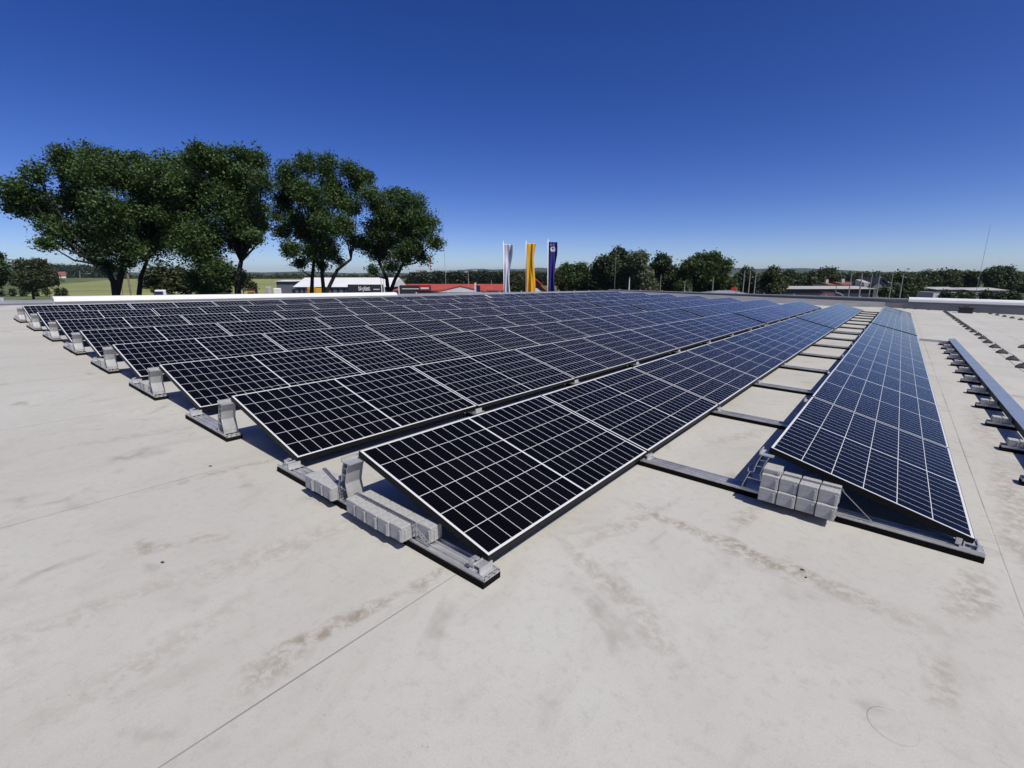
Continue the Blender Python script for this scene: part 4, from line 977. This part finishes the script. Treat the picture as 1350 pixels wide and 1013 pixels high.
def pole2(px0, py0, px1, py1, D, r, label):
    a = uvz(px0, py0, D); b = uvz(px1, py1, D)
    t = thing('wooden_pole', label, 'pole', None, away(b[0], D, GZ))
    d = (a[0] - b[0]) / max(.1, (a[2] - b[2])); zt_ = a[2] - GZ
    mb = MB(); mb.tube([(-d * (b[2] - GZ), 0, 0), (a[0] - b[0], 0, zt_)], [r * 1.2, r * .85], 7); mb.build('mast', M['wood'], t)
    mb = MB(); mb.tube([(a[0] - b[0] - .02, 0, zt_ - .25), (a[0] - b[0], 0, zt_ + .04)], r * 1.02, 7); mb.build('cap', M['bark'], t)
pole2(167.5, 358, 172.5, 388, 60, .11, 'thick grey wooden pole leaning between the two left tree trunks')
pole2(160, 372, 161.8, 388, 62, .05, 'thin wooden pole left of the thick leaning pole')
pole2(105, 357, 105.5, 366, 500, .4, 'short wooden pole at the far edge of the yellow field')
for px, lab in ((503.5, 'left of four slim white flagless poles before the hall sign'), (506.8, 'second of four slim white poles before the hall sign'), (510, 'third of four slim white poles before the hall sign'), (526, 'white pole before the left end of the red roofed shop')):
    rod(px, 366 if px < 520 else 374, 386, 76, lab, .13, 'white', 'pole', 'flag_pole')

# ------------------------------------------------------------------ three banner flags
def flag(px_pole, pyt, px_r, D, cloth, label, bend=0.0, seed=1, emblem=False):
    u0, _, zt_ = uvz(px_pole, pyt, D); u0b = uvz(px_pole - 1.0, 385, D)[0]; zt_ -= GZ
    t = thing('banner_flag', label, 'flag', 'tall banner flags beyond the roof edge', away(u0, D, GZ))
    lean = 0.0
    mb = MB(); mb.tube([(0, 0, 0), (0, 0, zt_ * .5), (0, 0, zt_)], [.075, .065, .05], 10); mb.build('pole', M['white'], t, smooth=True)
    mb = MB(); mb.tube([(0, 0, zt_ + .002), (0, 0, zt_ + .10)], [.06, .03], 8); mb.build('finial', M['white'], t)
    wd = uvz(px_r, pyt, D)[0] - u0; hgt = 6.4; r_ = random.Random(seed); ph = r_.uniform(0, 6)
    nu, nv = 26, 64; vs = []; fs = []
    def P(i, j):
        s = i / nu; q = j / nv
        sag = (1 - .34 * min(1, q * 1.6) ** .8 * (1 if bend else .55)) if q > .03 else 1
        x = .07 + wd * s * sag * (1 + .16 * s * math.sin(5.2 * q + ph) * min(1, q * 4))
        y = .16 * math.sin(9 * s + 2.2 * q + ph) * (.3 + q) + .11 * math.sin(15 * s - 5 * q + ph * 2) * s + bend * .35 * math.sin(3.1 * s) * math.exp(-((q - .22) / .2) ** 2)
        z = zt_ - .28 - hgt * q - .14 * s * (1 - q) * (1 if bend else .2)
        if emblem is False and bend: x -= .25 * s * math.exp(-(q / .06) ** 2) * 0
        return (x, y, z)
    for j in range(nv + 1):
        for i in range(nu + 1): vs.append(P(i, j))
    for j in range(nv):
        for i in range(nu):
            a = j * (nu + 1) + i; fs.append([a, a + 1, a + nu + 2, a + nu + 1])
    mb = MB(); mb.add(vs, fs); me = mb.mesh('cloth', M[cloth], True); o = link('cloth', me, t)
    mo = o.modifiers.new('thickness', 'SOLIDIFY'); mo.thickness = .006
    if emblem:
        mb = MB()
        def patch(s0, s1, q0, q1, fn):
            for j in range(24):
                for i in range(18):
                    s = s0 + (s1 - s0) * i / 18; q = q0 + (q1 - q0) * j / 24; s2 = s0 + (s1 - s0) * (i + 1) / 18; q2 = q0 + (q1 - q0) * (j + 1) / 24
                    if fn((i + .5) / 18 * 2 - 1, (j + .5) / 24 * 2 - 1):
                        mb.add([Vector(P(a * nu, b * nv)) + Vector((0, -.012, 0)) for a, b in ((s, q), (s2, q), (s2, q2), (s, q2))], [[0, 1, 2, 3]])
        patch(.22, .82, .085, .18, lambda x, y: (abs(x) ** 2.2 + abs(y) ** 2.2 < 1) and not (x * x * 1.6 + (y + .35) ** 2 * 3 < .32) and y > -.75 or (y < -.55 and abs(x) < .55))
        patch(.2, .86, .045, .06, lambda x, y: int((x + 1) * 6) % 2 == 0)
        mb.build('emblem', M['flagwhite'], t)
    return t
flag(663.5, 318.5, 675.5, 60, 'flagwhite', 'pale white banner flag with a curled top, left of three', 1.0, 3)
flag(693.5, 318.0, 706, 60, 'flagyellow', 'bright yellow banner flag, middle of three', 0.0, 5)
flag(722.5, 316.0, 734, 60, 'flagpurple', 'deep purple banner flag with a pale emblem, right of three', 0.0, 8, True)

# ------------------------------------------------------------------ the air between here and the hills
mb = MB(); mb.box((-7000, -7000, GZ - 1.5), (7000, 7000, 75)); hz = tag(mb.build('haze', None), kind='stuff')
hm = bpy.data.materials.new('air'); hm.use_nodes = True; hn = hm.node_tree; hn.nodes.clear()
ho = hn.nodes.new('ShaderNodeOutputMaterial'); pv = hn.nodes.new('ShaderNodeVolumePrincipled'); pv.inputs['Color'].default_value = (.78, .86, 1, 1)
pv.inputs['Density'].default_value = 0.00006; pv.inputs['Anisotropy'].default_value = 0.2; hn.links.new(pv.outputs[0], ho.inputs['Volume'])
hz.data.materials.clear(); hz.data.materials.append(hm)
